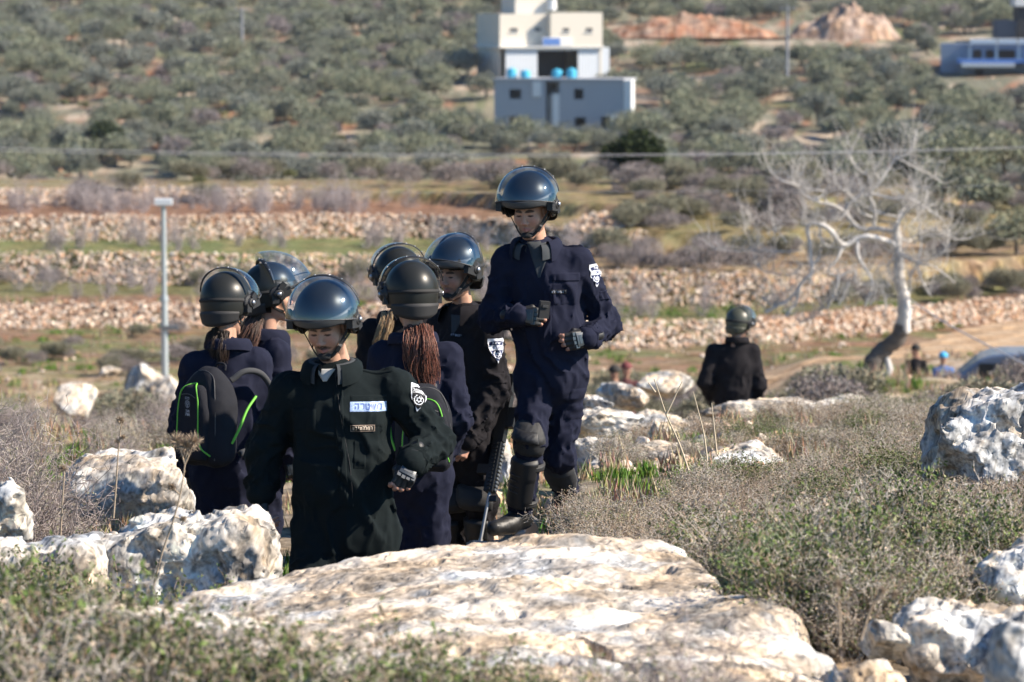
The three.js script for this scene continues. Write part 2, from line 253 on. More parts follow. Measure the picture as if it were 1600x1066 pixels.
{ // the broad flat slab in front of everyone
  const far = [[10, 12.3], [170, 13.1], [420, 13.7], [560, 13.75], [700, 13.85], [840, 13.95], [960, 13.9], [1100, 13.7], [1150, 13.2], [1190, 12.7]], near = [[1290, 12.2], [1345, 11.6], [1365, 11.0], [1330, 10.4], [1150, 10.2], [900, 10.4], [700, 10.3], [420, 10.7], [190, 11.0], [40, 11.6]];
  const poly = [...far, ...near].map(([px, d]) => [xOf(px, d), d]);
  const inside = (x, d) => { let m = 1e9, s = -1; for (let i = 0, j = poly.length - 1; i < poly.length; j = i++) { const [ax, ad] = poly[j], [bx, bd] = poly[i], ux = bx - ax, ud = bd - ad, t = clamp(((x - ax) * ux + (d - ad) * ud) / (ux * ux + ud * ud), 0, 1); m = Math.min(m, Math.hypot(x - ax - t * ux, d - ad - t * ud)); if (ad > d !== bd > d && x < (ux * (d - ad)) / ud + ax) s = -s; } return s * m; };
  const A = W(898, 940, 11.75), B = W(1030, 1040, 10.7);
  const crackAt = (x, d) => { const ux = B.x - A.x, ud = -B.z + A.z, t = clamp(((x - A.x) * ux + (d + A.z) * ud) / (ux * ux + ud * ud), 0, 1); return [Math.hypot(x - A.x - t * ux + 0.02 * noise(t * 7, 1, 2), d + A.z - t * ud), t]; };
  const pits = []; const r = rng(77); for (let k = 0; k < 190; k++) pits.push([xOf(150 + r() * 1200, 12), 10.4 + r() * 3.4, 0.008 + 0.03 * r() * r(), 0.3 + r()]);
  pits.push([xOf(1045, 12.9), 12.95, 0.035, 0.8], [xOf(880, 12.4), 12.9, 0.03, 0.8], [xOf(1000, 11), 11.1, 0.05, 0.9], [xOf(1180, 11.5), 11.3, 0.05, 1], [xOf(1225, 11.4), 11.15, 0.06, 1], [xOf(870, 11), 11.15, 0.06, 0.9], [xOf(1290, 11), 10.95, 0.06, 1]);
  const g = gridGeo(300, 250, (u, v) => {
    const d = 10.05 + v * 4.2, x = lerp(xOf(-40, 12.6), xOf(1440, 12.2), u), e = inside(x, d) + 0.1 * fbm(x * 3, d * 3, 2, 4), px = pxOf(x, d);
    let h = -1.968 - 0.12 * ss(620, 250, px) * ss(12, 13.8, d) - 0.05 * ss(800, 300, px) + 0.05 * fbm(x * 0.9, d * 0.9, 3, 3) + 0.012 * fbm(x * 5, d * 7, 8, 4) + 0.02 * (ridge(x * 1.3 + d, d * 2.4, 4, 3) - 0.45) - 0.1 * ss(1100, 1330, px) * ss(12.4, 11, d);
    { const q = 4 * (fbm(x * 0.7 + 0.4 * d, d * 0.9, 14, 3) + 0.5), fl = Math.floor(q); h += 0.011 * (fl + ss(0.82, 1, q - fl)); } h += 0.006 * fbm(x * 16, d * 16, 6, 3) - 0.006 * (1 - ss(0.08, 0.4, worley(x * 17, d * 17, 2)));
    for (const [a, b, q, s] of pits) { const t = Math.hypot(x - a, (d - b) * 0.8) / q; if (t < 1.2) h -= q * 0.75 * s * (1 - ss(0.45, 1.15, t + 0.25 * noise(x * 30, d * 30, 5))); }
    const [cd, ct] = crackAt(x, d), cw = 0.012 + 0.026 * ss(0, 0.4, ct) * (1 - 0.4 * ct); h -= 0.13 * (1 - ss(cw * 0.3, cw, cd)) * ss(0, 0.08, ct);
    h -= 0.45 * Math.pow(1 - ss(-0.02, 0.2, e), 2.2); if (e < 0.02) h -= 1.4 * ss(0.02, -0.2, e);
    return V(x, CAM + h, -d);
  }, (P) => limeColor(P.x * 1.6 + 3, P.y * 2, P.z * 1.1, 0.72, 0.26, 0.2).map((t) => t * 1.3), (P) => [P.x * 0.9, P.z * 0.9 + P.y * 0.4]);
  const m = new THREE.Mesh(g, rockMat); m.material = rockMat; shade(m); top(m, 'limestone_slab', 'broad flat cream limestone slab with a crack, in front of the group', 'rock');
  footprints.poly = (x, d) => inside(x, d);
}
rock(10, 1345, 1440, 960, 1040, 11.5, 0.12, 26, 'small white rock left of the rounded pale rock', { pit: 0.6, warm: 0.3 });
rock(12, 1290, 1420, 1020, 1110, 10.6, 0.16, 26, 'tan rock at the bottom edge right of the slab', { pit: 0.5, warm: 0.75 });
rock(11, 690, 960, 1036, 1120, 9.9, 0.3, 40, 'flat tan stone at the bottom edge under the slab', { pit: 0.2, flat: 0.55, warm: 0.8, lichen: 0.3 });
const midRocks = [[745, 815, 655, 830, 25, 0.4, 'white rock between the rifle and the climbing officer'], [880, 985, 686, 770, 24, 0.4, 'pale rock with grey shaded side right of the climbing officer'], [962, 1075, 692, 765, 23, 0.4, 'orange lichened rock with a dark crevice in the rocky clearing'], [1060, 1265, 692, 760, 22, 0.5, 'long low grey rock in the scrub below the distant officer'], [1000, 1110, 655, 712, 27, 0.4, 'cream rock below the forked dry stalk'], [905, 990, 632, 690, 29, 0.4, 'grey rock at the left of the rocky clearing'], [985, 1080, 640, 685, 30, 0.5, 'leaning slab in the middle of the rocky clearing'], [885, 935, 618, 662, 32, 0.4, 'white rock close to the climbing officer\'s thigh'], [1160, 1262, 618, 676, 30, 0.6, 'cracked cream boulder right below the distant officer'], [1282, 1345, 616, 648, 33, 0.5, 'pair-wide white rock right of the cracked boulder'], [1225, 1290, 622, 655, 34, 0.4, 'small grey stone between the cracked boulder and its neighbour'], [1390, 1475, 628, 656, 31, 0.4, 'low grey rock in scrub left of the jagged boulder'], [1000, 1085, 582, 625, 48, 0.6, 'brown rock behind the forked dry stalk'], [935, 1000, 600, 640, 40, 0.5, 'grey rock below the seated people'], [1080, 1130, 660, 700, 26, 0.3, 'small rounded rock under the distant officer']];
midRocks.forEach(([a, b, c, e, d, z, l], k) => rock(30 + k, a, b, c, e, d, z, 26, l, { pit: 0.9, warm: k === 12 ? 0.8 : 0.5, lichen: k === 12 ? 0.9 : 0.55, pitScale: 6, turn: k }));
[[78, 158, 600, 668, 58, 0.7, 'pale boulder on the far left below the street lamp'], [186, 262, 572, 640, 84, 1.0, 'reddish rock heap left of the lamp post'], [232, 300, 590, 640, 82, 0.8, 'cream boulder at the foot of the lamp post'], [150, 190, 572, 592, 86, 0.5, 'small pale stone in the green patch left of the lamp post']].forEach(([a, b, c, e, d, z, l], k) => rock(60 + k, a, b, c, e, d, z, 20, l, { pit: 0.8, warm: 0.75, pitScale: 3 }));
// ---------------------------------------------------------------- boulders built from lobes; each lobe is [px, py, nearer, half width, half height, half depth (metres), tilt]
function boulder(seed, d, lobes, cell, label, o = {}) {
  const L = lobes.map(([px, py, z, a, b, c, t = 0, y = 0]) => { const p = W(px, py, d - z), q = new THREE.Matrix3().setFromMatrix4(new THREE.Matrix4().makeRotationFromEuler(new THREE.Euler(0, -y, -t, 'YZX'))); return { p, q: q.elements, a, b, c }; });
  const lo = V(1e9, 1e9, 1e9), hi = V(-1e9, -1e9, -1e9); for (const l of L) { const m = Math.max(l.a, l.b, l.c) * 1.05 + 0.05; lo.min(l.p.clone().subScalar(m)); hi.max(l.p.clone().addScalar(m)); }
  const base = V((lo.x + hi.x) / 2, 0, (lo.z + hi.z) / 2); base.y = groundY(base.x, -base.z); lo.y = Math.max(lo.y, base.y - 0.3);
  const ox = seed * 3.7, pit = o.pit ?? 1, ps = o.ps ?? 13;
  const f = (x, y, z) => {
    let m = 1e9;
    for (const l of L) { const X = x - l.p.x, Y = y - l.p.y, Z = z - l.p.z, e = l.q, u = Math.abs(e[0] * X + e[3] * Y + e[6] * Z), v = Math.abs(e[1] * X + e[4] * Y + e[7] * Z), w = Math.abs(e[2] * X + e[5] * Y + e[8] * Z), rr = 0.35 * Math.min(l.a, l.b, l.c), qx = u - l.a + rr, qy = v - l.b + rr, qz = w - l.c + rr; const bx = Math.hypot(Math.max(qx, 0), Math.max(qy, 0), Math.max(qz, 0)) + Math.min(Math.max(qx, qy, qz), 0) - rr, k0 = Math.hypot(u / l.a, v / l.b, w / l.c), el = (k0 - 1) * Math.min(l.a, l.b, l.c); m = smin(m, lerp(bx, el, 0.4), 0.1); }
    if (Math.abs(m) > 0.16) return m;
    let n = 0.055 * fbm(x * 2.6 + ox, y * 2.6, z * 2.6, 4) + 0.045 * (ridge(x * 4 + ox, y * 4, z * 4, 3) - 0.45) + 0.012 * fbm(x * 17, y * 17 + ox, z * 17, 3);
    const w1 = worley(x * ps + ox, y * ps, z * ps), w2 = worley(x * ps * 2.4, y * ps * 2.4 + ox, z * ps * 2.4), zone = ss(-0.15, 0.2, fbm(x * 3 + ox, y * 3, z * 3 + 9, 2));
    n -= pit * (0.03 * (1 - ss(0.1, 0.5, w1)) * zone + 0.011 * (1 - ss(0.08, 0.42, w2)));
    return m - n;
  };
  const g = nets(f, lo, hi, cell, 0.16); g.translate(-base.x, -base.y, -base.z);
  colored(g, (x, y, z) => limeColor(x + ox, y, z, o.warm, o.lichen).map((t) => t * (o.tone ?? 1.3)));
  const p = g.attributes.position, uv = new Float32Array(p.count * 2); for (let i = 0; i < p.count; i++) { uv[i * 2] = (p.getX(i) + 0.35 * p.getZ(i)) * 1.1; uv[i * 2 + 1] = (p.getY(i) + 0.8 * p.getZ(i)) * 1.1; } g.setAttribute('uv', new THREE.BufferAttribute(uv, 2));
  const m = new THREE.Mesh(g, rockMat); m.position.copy(base); shade(m); footprints.push([base.x, -base.z, (hi.x - lo.x) * 0.4, (hi.z - lo.z) * 0.36]);
  return top(m, 'rock', label, 'rock');
}
boulder(2, 14.5, [[300, 880, 0, 0.29, 0.175, 0.26, 0.02], [378, 898, 0.02, 0.11, 0.17, 0.22, 0.15], [182, 900, 0.02, 0.13, 0.1, 0.2, -0.45]], 0.011, 'pitted white boulder in front of the officer with green backpack', { warm: 0.3, lichen: 0.5, ps: 14 });
boulder(3, 14.2, [[60, 897, 0, 0.22, 0.1, 0.25, 0.08], [-40, 893, -0.1, 0.2, 0.11, 0.2], [112, 890, 0.05, 0.07, 0.07, 0.12]], 0.014, 'low pale rock butting against the left of the pitted boulder', { warm: 0.5, pit: 0.6 });
boulder(4, 15.6, [[12, 808, 0, 0.09, 0.12, 0.12, 0.2], [-30, 815, 0, 0.1, 0.1, 0.1]], 0.012, 'small pitted grey rock at the left edge of the picture', { warm: 0.2, lichen: 0.7 });
boulder(5, 22.5, [[190, 760, 0, 0.28, 0.18, 0.5, 0.04], [262, 778, 0.1, 0.15, 0.21, 0.4, 0.2], [132, 785, 0, 0.13, 0.18, 0.3]], 0.017, 'smooth bright slab of rock behind the dry thistles', { warm: 0.5, lichen: 0.25, pit: 0.35, ps: 8 });
boulder(6, 18.6, [[1560, 655, 0, 0.27, 0.13, 0.3, 0.06], [1510, 705, 0.1, 0.17, 0.13, 0.28, -0.45], [1575, 735, 0.12, 0.25, 0.17, 0.3, 0.25], [1470, 735, 0.1, 0.07, 0.09, 0.16, -0.5], [1660, 690, 0, 0.2, 0.25, 0.3]], 0.012, 'large jagged white boulder rising from scrub at the right edge', { warm: 0.5, lichen: 0.55, ps: 9, pit: 1.2, tone: 1.2 });
boulder(7, 11.6, [[1500, 1000, 0, 0.14, 0.072, 0.18, 0.12], [1565, 1012, 0, 0.11, 0.075, 0.18, 0.25], [1445, 1003, 0.05, 0.05, 0.06, 0.12, -0.3]], 0.01, 'rounded pale rock with hollow underside at the lower right', { warm: 0.5, lichen: 0.5 });
boulder(8, 12.8, [[1590, 915, 0, 0.11, 0.1, 0.2, 0.2], [1660, 925, 0, 0.16, 0.13, 0.2], [1560, 940, 0.05, 0.05, 0.06, 0.1]], 0.012, 'cream rock at the right edge above the rounded pale rock', { warm: 0.6 });
boulder(9, 9.4, [[1640, 1060, 0, 0.12, 0.08, 0.12, -0.6], [1660, 1100, 0, 0.16, 0.1, 0.14, -0.4]], 0.011, 'smooth rock in the bottom right corner', { warm: 0.15, lichen: 0.6, pit: 0.3 });
boulder(21, 19.25, [[812, 898, 0, 0.3, 0.15, 0.34, 0.03], [882, 905, -0.2, 0.2, 0.14, 0.3, 0.1]], 0.017, 'low rock under the climbing officer\'s boots', { warm: 0.5, pit: 0.6 });
// ---------------------------------------------------------------- dry stone terrace walls
const rubbleMat = phys(1, 1, 1, 0.95, { vertexColors: true, specularIntensity: 0.2 });
const rubble = [0, 1, 2, 3].map((k) => { const g = rockGeo(200 + k, [0.5, 0.42, 0.5], 2, { pit: 0, planes: 16, warm: 0.7, lichen: 0.3 }); g.deleteAttribute('uv'); g.deleteAttribute('color'); g.deleteAttribute('normal'); const f = g.toNonIndexed(); f.computeVertexNormals(); f.setAttribute('color', new THREE.BufferAttribute(new Float32Array(f.attributes.position.count * 3).fill(1), 3)); return f; });
const rubbleTone = (r) => { const t = r(), k = 0.75 + 0.5 * r(); return (t < 0.45 ? [0.62, 0.52, 0.42] : t < 0.75 ? [0.58, 0.42, 0.3] : t < 0.9 ? [0.5, 0.31, 0.2] : [0.38, 0.35, 0.32]).map((x) => Math.min(0.8, x * k)); };
function stones(parent, list, name = 'stones') { // list: [x, y, z, size, tone]
  const r = rng(list.length + 3);
  rubble.forEach((g, k) => {
    const mine = list.filter((_, i) => i % 4 === k); if (!mine.length) return;
    const m = new THREE.InstancedMesh(g, rubbleMat, mine.length), q = new THREE.Quaternion(), M = new THREE.Matrix4(), c = new THREE.Color();
    mine.forEach(([x, y, z, s, t], i) => { q.setFromEuler(new THREE.Euler(r() * 6, r() * 6, r() * 6)); M.compose(V(x, y, z), q, V(s * (0.8 + 0.6 * r()), s * (0.7 + 0.4 * r()), s * (0.8 + 0.4 * r()))); m.setMatrixAt(i, M); m.setColorAt(i, c.setRGB(...t)); });
    m.name = name; m.userData.kind = 'stuff'; m.castShadow = m.receiveShadow = true; parent.add(m);
  });
}
const wallLabels = ['lowest rubble terrace wall crossing the valley nearest the track', 'second rubble terrace wall up from the track', 'third rubble terrace wall up, below the red vine strip', 'topmost rubble terrace wall at the edge of the grove'];
for (let k = 0; k < 4; k++) {
  const r = rng(300 + k), g = new THREE.Group(), list = [], px1 = [2000, 1330, 1010, 460][k];
  for (let n = 0; n < [11600, 8900, 6600, 4300][k]; n++) {
    const px = -520 + r() * (px1 + 520); if (r() < 0.25 * ss(0.1, 0.4, noise(px * 0.01, k, 3))) continue;
    const d0 = wallAt[k](px), t = r(), d = d0 - 0.75 + 1.3 * t + 0.15 * (r() - 0.5), x = xOf(px, d), lo = LEVEL[k], hi = LEVEL[k + 1] + 0.06;
    list.push([x, CAM + lerp(lo, hi, t) + 0.05 * noise(x * 0.7, d, 4), -d, 0.07 + 0.12 * r() * r(), rubbleTone(r).map((t) => Math.min(0.8, t * 1.1))]);
  }
  stones(g, list); top(g, 'terrace_wall', wallLabels[k], 'stone wall', 'terrace walls');
}
{ // a heap of rubble right of the climbing officer's head, and the stones strewn over the valley floor
  const r = rng(41), list = [], g = new THREE.Group();
  for (let n = 0; n < 900; n++) { const a = r() * 6.28, q = Math.sqrt(r()), x = xOf(942, 131) + Math.cos(a) * q * 1.3, d = 131 + Math.sin(a) * q * 1.4; list.push([x, groundY(x, d) + 0.5 * (1 - q * q) * r(), -d, 0.07 + 0.1 * r(), rubbleTone(r)]); }
  stones(g, list); top(g, 'rubble_heap', 'orange rubble heap right of the climbing officer\'s shoulder', 'rubble');
  const s = new THREE.Group(), l2 = [];
  for (let n = 0; n < 3800; n++) { const d = 50 + Math.pow(r(), 0.7) * 62, px = -200 + r() * 2000, x = xOf(px, d); if (pathDist(x, d) < 2.1 || fbm(x * 0.3, d * 0.25, 90, 2) < 0.02) continue; l2.push([x, groundY(x, d) + 0.02, -d, 0.05 + 0.2 * r() ** 3, rubbleTone(r)]); }
  for (let n = 0; n < 5200; n++) { const d = 165 + Math.pow(r(), 0.8) * 520, px = -200 + r() * 2000, x = xOf(px, d); if (fbm(x * 0.08, d * 0.1, 91, 2) < 0.04) continue; l2.push([x, groundY(x, d) + 0.05, -d, 0.15 + 0.7 * r() ** 3, rubbleTone(r)]); }
  for (let n = 0; n < 900; n++) { const d = 21 + r() * 18, px = 760 + r() * 560, x = xOf(px, d); l2.push([x, groundY(x, d) + 0.01, -d, 0.03 + 0.14 * r() ** 2, rubbleTone(r)]); }
  stones(s, l2); top(s, 'scattered_stones', 'loose limestone strewn over the slopes', null, null, 'stuff');
}

// ---------------------------------------------------------------- trees of the grove
const leafMat = phys(1, 1, 1, 0.9, { vertexColors: true, side: THREE.DoubleSide, specularIntensity: 0.25 });
const barkMat = std(1, 1, 1, 0.95, { vertexColors: true });
function crownGeo(seed, R, H, n, col, size, clumps = 18) {
  const r = rng(seed), a = new Acc(), cl = [];
  for (let k = 0; k < clumps; k++) { const t = r() * 6.2832, q = Math.sqrt(r()); cl.push([V(Math.cos(t) * q * R * 0.74, H * (0.42 + 0.46 * r() * (1 - 0.45 * q)), Math.sin(t) * q * R * 0.74), R * (0.24 + 0.24 * r()), 0.75 + 0.5 * r()]); }
  for (let k = 0; k < n; k++) {
    const [c, q, tone] = cl[Math.floor(r() * cl.length)], o = dirOf(r), f = q * Math.pow(0.35 + 0.65 * r(), 0.6), p = V(c.x + o.x * f, c.y + o.y * f * 0.72, c.z + o.z * f), dir = o.clone().add(dirOf(r).multiplyScalar(0.9)).normalize(), side = dir.clone().cross(dirOf(r)).normalize(), t = tone * (0.7 + 0.6 * r());
    a.leaf(p, dir, side, size * (0.7 + 0.7 * r()), size * 0.3, col.map((x, i) => x * t * (i === 0 ? 1 + 0.2 * (r() - 0.5) : 1)));
  }
  return a.geo();
}
function trunkGeo(seed, R, H, thick) {
  const r = rng(seed), a = new Acc(), col = () => { const k = 0.8 + 0.4 * r(); return [0.13 * k, 0.11 * k, 0.09 * k]; }, fork = V(0.15 * (r() - 0.5) * H, H * 0.3, 0.15 * (r() - 0.5) * H);
  a.limb([V(0, -0.5, 0), V(0.02, 0, 0), fork.clone().multiplyScalar(0.6).add(V(0.05 * H * (r() - 0.5), 0, 0)), fork], [thick * 1.3, thick * 1.1, thick * 0.85, thick * 0.8], col, 7, 0.25);
  for (let k = 0; k < 5; k++) { const t = k * 1.257 + r(), e = V(Math.cos(t) * R * 0.55, H * (0.62 + 0.2 * r()), Math.sin(t) * R * 0.55), m = fork.clone().lerp(e, 0.5).add(V(0, H * 0.06, 0)); a.limb([fork, m, e], [thick * 0.55, thick * 0.35, thick * 0.12], col, 5, 0.2); }
  return a.geo();
}
const OLIVE = [0.225, 0.235, 0.18], kinds = [];
for (let k = 0; k < 5; k++) { const R = 2.1 + 0.35 * k, H = 3.5 + 0.3 * ((k * 2) % 5); kinds.push({ kind: 'olive', R, H, crown: crownGeo(500 + k, R, H, 2300, OLIVE.map((x, i) => x * [0.9, 1.06, 1, 0.95, 1.1][k] * (i === 2 ? [1, 0.92, 1.1, 1, 0.9][k] : 1)), 0.3, 20), trunk: trunkGeo(520 + k, R, H, 0.2) }); }
for (let k = 0; k < 2; k++) kinds.push({ kind: 'grey', R: 2.2, H: 3.4, crown: crownGeo(540 + k, 2.2, 3.4, 1500, [0.27, 0.235, 0.23], 0.26, 16), trunk: trunkGeo(545 + k, 2.2, 3.4, 0.16) });
kinds.push({ kind: 'scrub', R: 1.1, H: 1.3, crown: crownGeo(550, 1.1, 1.5, 900, [0.17, 0.175, 0.09], 0.2, 10) });
{
  const r = rng(62), spots = [], blocked = (px, d) => (px > 740 && px < 1010 && d > 395 && d < 444) || (px > 690 && px < 960 && d > 444 && d < 486) || (px > 735 && px < 1010 && d >= 436 && d < 470) || (px > 738 && px < 955 && d >= 474 && d < 520) || (px > 1450 && px < 1640 && d > 470 && d < 560);
  const far = [];
  for (let d = 152; d < 760; d += d < 172 ? 5 : d < 392 ? 220 : 4.4) {
    const half = 0.1333 * d * 1.75 + 6;
    for (let x = -half; x < half; x += 4.0 + 1.5 * r()) {
      const X = x + 3.6 * (r() - 0.5), D = d + 4.4 * (r() - 0.5), px = pxOf(X, D);
      if (blocked(px, D)) continue;
      if (D < 176 && px > 560 && px < 1350) continue; if (D < 176 && r() < 0.5) continue;
      const open = fbm(X * 0.028, D * 0.035, 70, 3); if (open > lerp(0.27, 0.2, ss(430, 520, D)) && r() < 0.9) continue;
      if (D > 560 && r() < 0.45 * ss(560, 680, D)) continue;
      if (px > 960 && px < 1420 && D > 520 && D < 575) continue;
      if (D > 446 && D < 456 && px > 930 && px < 1480) continue;
      const t = r(), k = t < 0.12 ? 5 + (r() < 0.5 ? 0 : 1) : t < 0.22 ? 7 : Math.floor(r() * 5);
      spots.push({ X, D, px, k, s: (0.58 + 0.38 * r()) * (D < 200 ? 0.42 : 1), turn: r() * 6.28 });
    }
  }
  // nearer trees at the right, with their trunks in sight
  for (const [px, d, s] of [[1540, 138, 0.72], [1470, 142, 0.7], [1590, 128, 0.62], [1425, 150, 0.66], [1640, 145, 0.8], [1500, 152, 0.75], [1310, 150, 0.6], [1350, 144, 0.5], [1230, 147, 0.55], [1180, 151, 0.6], [1570, 156, 0.8], [1115, 152, 0.5], [1400, 158, 0.8]]) spots.push({ X: xOf(px, d), D: d, px, k: Math.floor(r() * 5), s: s * 0.62, turn: r() * 6, near: 1 });
  for (const [px, d, s] of [[795, 424, 0.62], [822, 428, 0.7], [848, 425, 0.55], [872, 429, 0.66], [900, 424, 0.7], [928, 428, 0.62], [955, 425, 0.6], [982, 429, 0.66], [1005, 431, 0.8], [770, 428, 0.8], [760, 470, 0.9], [960, 474, 0.9]]) spots.push({ X: xOf(px, d), D: d, px, k: Math.floor(r() * 5), s: s * (d < 440 ? 1.15 : 1), turn: r() * 6 });
  for (const s of spots) s.rank = (s.px > -40 && s.px < 1640 ? 1 : 0) * (kinds[s.k].H * s.s) / s.D * (elev(0, s.D) > 0 && s.D < 640 ? 1 : 0.2);
  spots.sort((a, b) => b.rank - a.rank);
  const label = { olive: 'grey-green olive tree in the hillside grove', grey: 'leafless greyish-mauve tree in the hillside grove', scrub: 'low dark-green bush among the olive trees' }, cat = { olive: 'tree', grey: 'tree', scrub: 'bush' }, nm = { olive: 'olive_tree', grey: 'bare_tree', scrub: 'grove_bush' }, grp = { olive: 'olive trees of the hillside grove', grey: 'leafless trees of the hillside grove', scrub: 'bushes of the hillside grove' };
  const protos = {}; let count = { olive: 0, grey: 0, scrub: 0 }; const rest = [];
  for (const s of spots) {
    const K = kinds[s.k];
    if (s.rank <= 0 || count[K.kind] >= (K.kind === 'olive' ? 300 : 80)) { rest.push(s); continue; }
    count[K.kind]++;
    if (!protos[s.k]) { const g = new THREE.Group(); part(g, 'crown', K.crown, leafMat); if (K.trunk) part(g, 'trunk', K.trunk, barkMat); protos[s.k] = g; }
    const o = protos[s.k].clone(); o.position.set(s.X, groundY(s.X, s.D), -s.D); o.rotation.y = s.turn; o.scale.set(s.s, s.s * (0.85 + 0.3 * r()), s.s);
    top(o, nm[K.kind], s.near ? 'grey-green olive tree behind the bare tree on the right' : label[K.kind], cat[K.kind], s.near ? 'olive trees behind the bare tree' : grp[K.kind]);
  }
  const grove = new THREE.Group(), M = new THREE.Matrix4(), q = new THREE.Quaternion();
  kinds.forEach((K, k) => { const mine = rest.filter((s) => s.k === k); for (const [n, g, m] of [['crown', K.crown, leafMat], ['trunk', K.trunk, barkMat]]) { if (!g || !mine.length) continue; const I = new THREE.InstancedMesh(g, m, mine.length); mine.forEach((s, i) => { q.setFromAxisAngle(V(0, 1, 0), s.turn); I.setMatrixAt(i, M.compose(V(s.X, groundY(s.X, s.D), -s.D), q, V(s.s, s.s, s.s))); }); I.name = n; I.userData.kind = 'stuff'; I.castShadow = I.receiveShadow = true; grove.add(I); } });
  top(grove, 'distant_grove', 'distant olive grove covering the hillside', null, null, 'stuff');
  
}
{ // the two dark evergreens that stand out
  const dark = crownGeo(560, 1.3, 2.4, 5200, [0.045, 0.06, 0.025], 0.16, 26), tr = trunkGeo(561, 1.2, 2.2, 0.12);
  for (const [px, d, s, l] of [[992, 152, 1.0, 'dark round evergreen standing alone right of the climbing officer'], [158, 412, 2.0, 'dark broad evergreen in the grove on the left above the wires']]) { const o = new THREE.Group(); part(o, 'crown', dark, leafMat); part(o, 'trunk', tr, barkMat); const x = xOf(px, d); o.position.set(x, groundY(x, d) - 0.2, -d); o.scale.setScalar(s); top(o, 'evergreen_tree', l, 'tree'); }
}

// ---------------------------------------------------------------- buildings on the hillside
const concrete = std(0.4, 0.41, 0.43, 0.95), render_ = std(0.72, 0.66, 0.56, 0.95), white = std(0.78, 0.77, 0.74, 0.9), tin = std(0.66, 0.7, 0.74, 0.6), gloom = std(0.03, 0.03, 0.035, 0.8), glassy = std(0.06, 0.07, 0.09, 0.15), bluePaint = std(0.09, 0.2, 0.5, 0.7), tank = std(0.06, 0.42, 0.62, 0.6);
const boxG = (x0, x1, y0, y1, z0, z1) => { const g = new THREE.BoxGeometry(x1 - x0, y1 - y0, z1 - z0); g.translate((x0 + x1) / 2, (y0 + y1) / 2, (z0 + z1) / 2); return g; };
// an upright wall of thickness T, X from x0 to x1, with holes [x0, x1, y0, y1]
function wallG(x0, x1, y0, y1, t, holes = []) { const s = new THREE.Shape(); s.moveTo(x0, y0); s.lineTo(x1, y0); s.lineTo(x1, y1); s.lineTo(x0, y1); for (const [a, b, c, d] of holes) { const h = new THREE.Path(); h.moveTo(a, c); h.lineTo(a, d); h.lineTo(b, d); h.lineTo(b, c); s.holes.push(h); } const g = new THREE.ExtrudeGeometry(s, { depth: t, bevelEnabled: false }); const uv = g.attributes.uv; for (let i = 0; i < uv.count; i++) uv.setXY(i, uv.getX(i) * 0.25, uv.getY(i) * 0.25); return g; }
{ // unfinished grey house
  const d = 440, s = FOCAL / d, g = new THREE.Group(), X = (px) => (px - 889) / s, Y = (py) => (232 - py) / s, D = 6;
  const front = part(g, 'front_wall', wallG(X(780), X(862), Y(232), Y(126), 0.3, [[X(804), X(823), Y(154), Y(139)], [X(804), X(824), Y(193), Y(181)]]), concrete); front.position.z = D / 2;
  const f2 = part(g, 'front_wall', wallG(X(884), X(985), Y(232), Y(126), 0.3, [[X(907), X(922), Y(154), Y(138)], [X(908), X(926), Y(196), Y(182)], [X(950), X(964), Y(199), Y(181)]]), concrete); f2.position.z = D / 2;
  const rec = part(g, 'recessed_wall', wallG(X(862), X(884), Y(232), Y(126), 0.3, [[X(858), X(871), Y(142), Y(131)].map((v, i) => (i === 0 ? X(863) : v)), [X(866), X(872), Y(215), Y(148)]]), concrete); rec.position.z = D / 2 - 2.4;
  part(g, 'side_wall', boxG(X(780), X(780) + 0.3, Y(232), Y(126), -D / 2, D / 2 - 0.01), concrete); part(g, 'side_wall', boxG(X(985) - 0.3, X(985), Y(232), Y(126), -D / 2, D / 2 - 0.01), concrete); part(g, 'back_wall', boxG(X(780) + 0.31, X(985) - 0.31, Y(232), Y(126), -D / 2, -D / 2 + 0.3), concrete);
  part(g, 'floor_slab', boxG(X(780) + 0.32, X(985) - 0.32, Y(170), Y(166), -D / 2 + 0.31, D / 2 - 2.5), concrete); part(g, 'roof_slab', boxG(X(778), X(987), Y(126) + 0.003, Y(122), -D / 2 - 0.2, D / 2 + 0.45), concrete);
  part(g, 'column', boxG(X(873), X(884), Y(232), Y(146), D / 2 - 2, D / 2 + 0.25), white); part(g, 'column', boxG(X(862), X(868), Y(232), Y(148), D / 2 - 1.6, D / 2 - 1), white); part(g, 'column', boxG(X(842), X(855), Y(150), Y(127), D / 2 + 0.31, D / 2 + 0.5), white);
  part(g, 'stair_wall', boxG(X(986), X(998), Y(182), Y(124), D / 2 - 1.2, D / 2 + 0.3), white); part(g, 'pier', boxG(X(986) + 0.02, X(996), Y(232), Y(183), D / 2 - 1.1, D / 2 + 0.2), white); part(g, 'door_jamb', boxG(X(966), X(976), Y(199), Y(178), D / 2 + 0.31, D / 2 + 0.5), white);
  for (const [a, b, h] of [[800, 1, 1], [822, 1, 0.8], [873, 1, 0.9], [896, 1, 1]]) { const c = new THREE.LatheGeometry([[0, 0], [0.55, 0], [0.58, 0.1], [0.58, 0.9], [0.5, 1.02], [0.18, 1.08], [0.16, 1.16], [0, 1.16]].map(([x, y]) => new THREE.Vector2(x, y * h)), 18); const m = part(g, 'water_tank', c, tank); m.position.set(X(a), Y(122) + 0.003, D / 2 - 2); }
  const p = W(889, 232, d); g.position.copy(p); g.rotation.y = -0.24; top(g, 'unfinished_house', 'unfinished grey concrete house with blue water tanks on its roof', 'house');
}
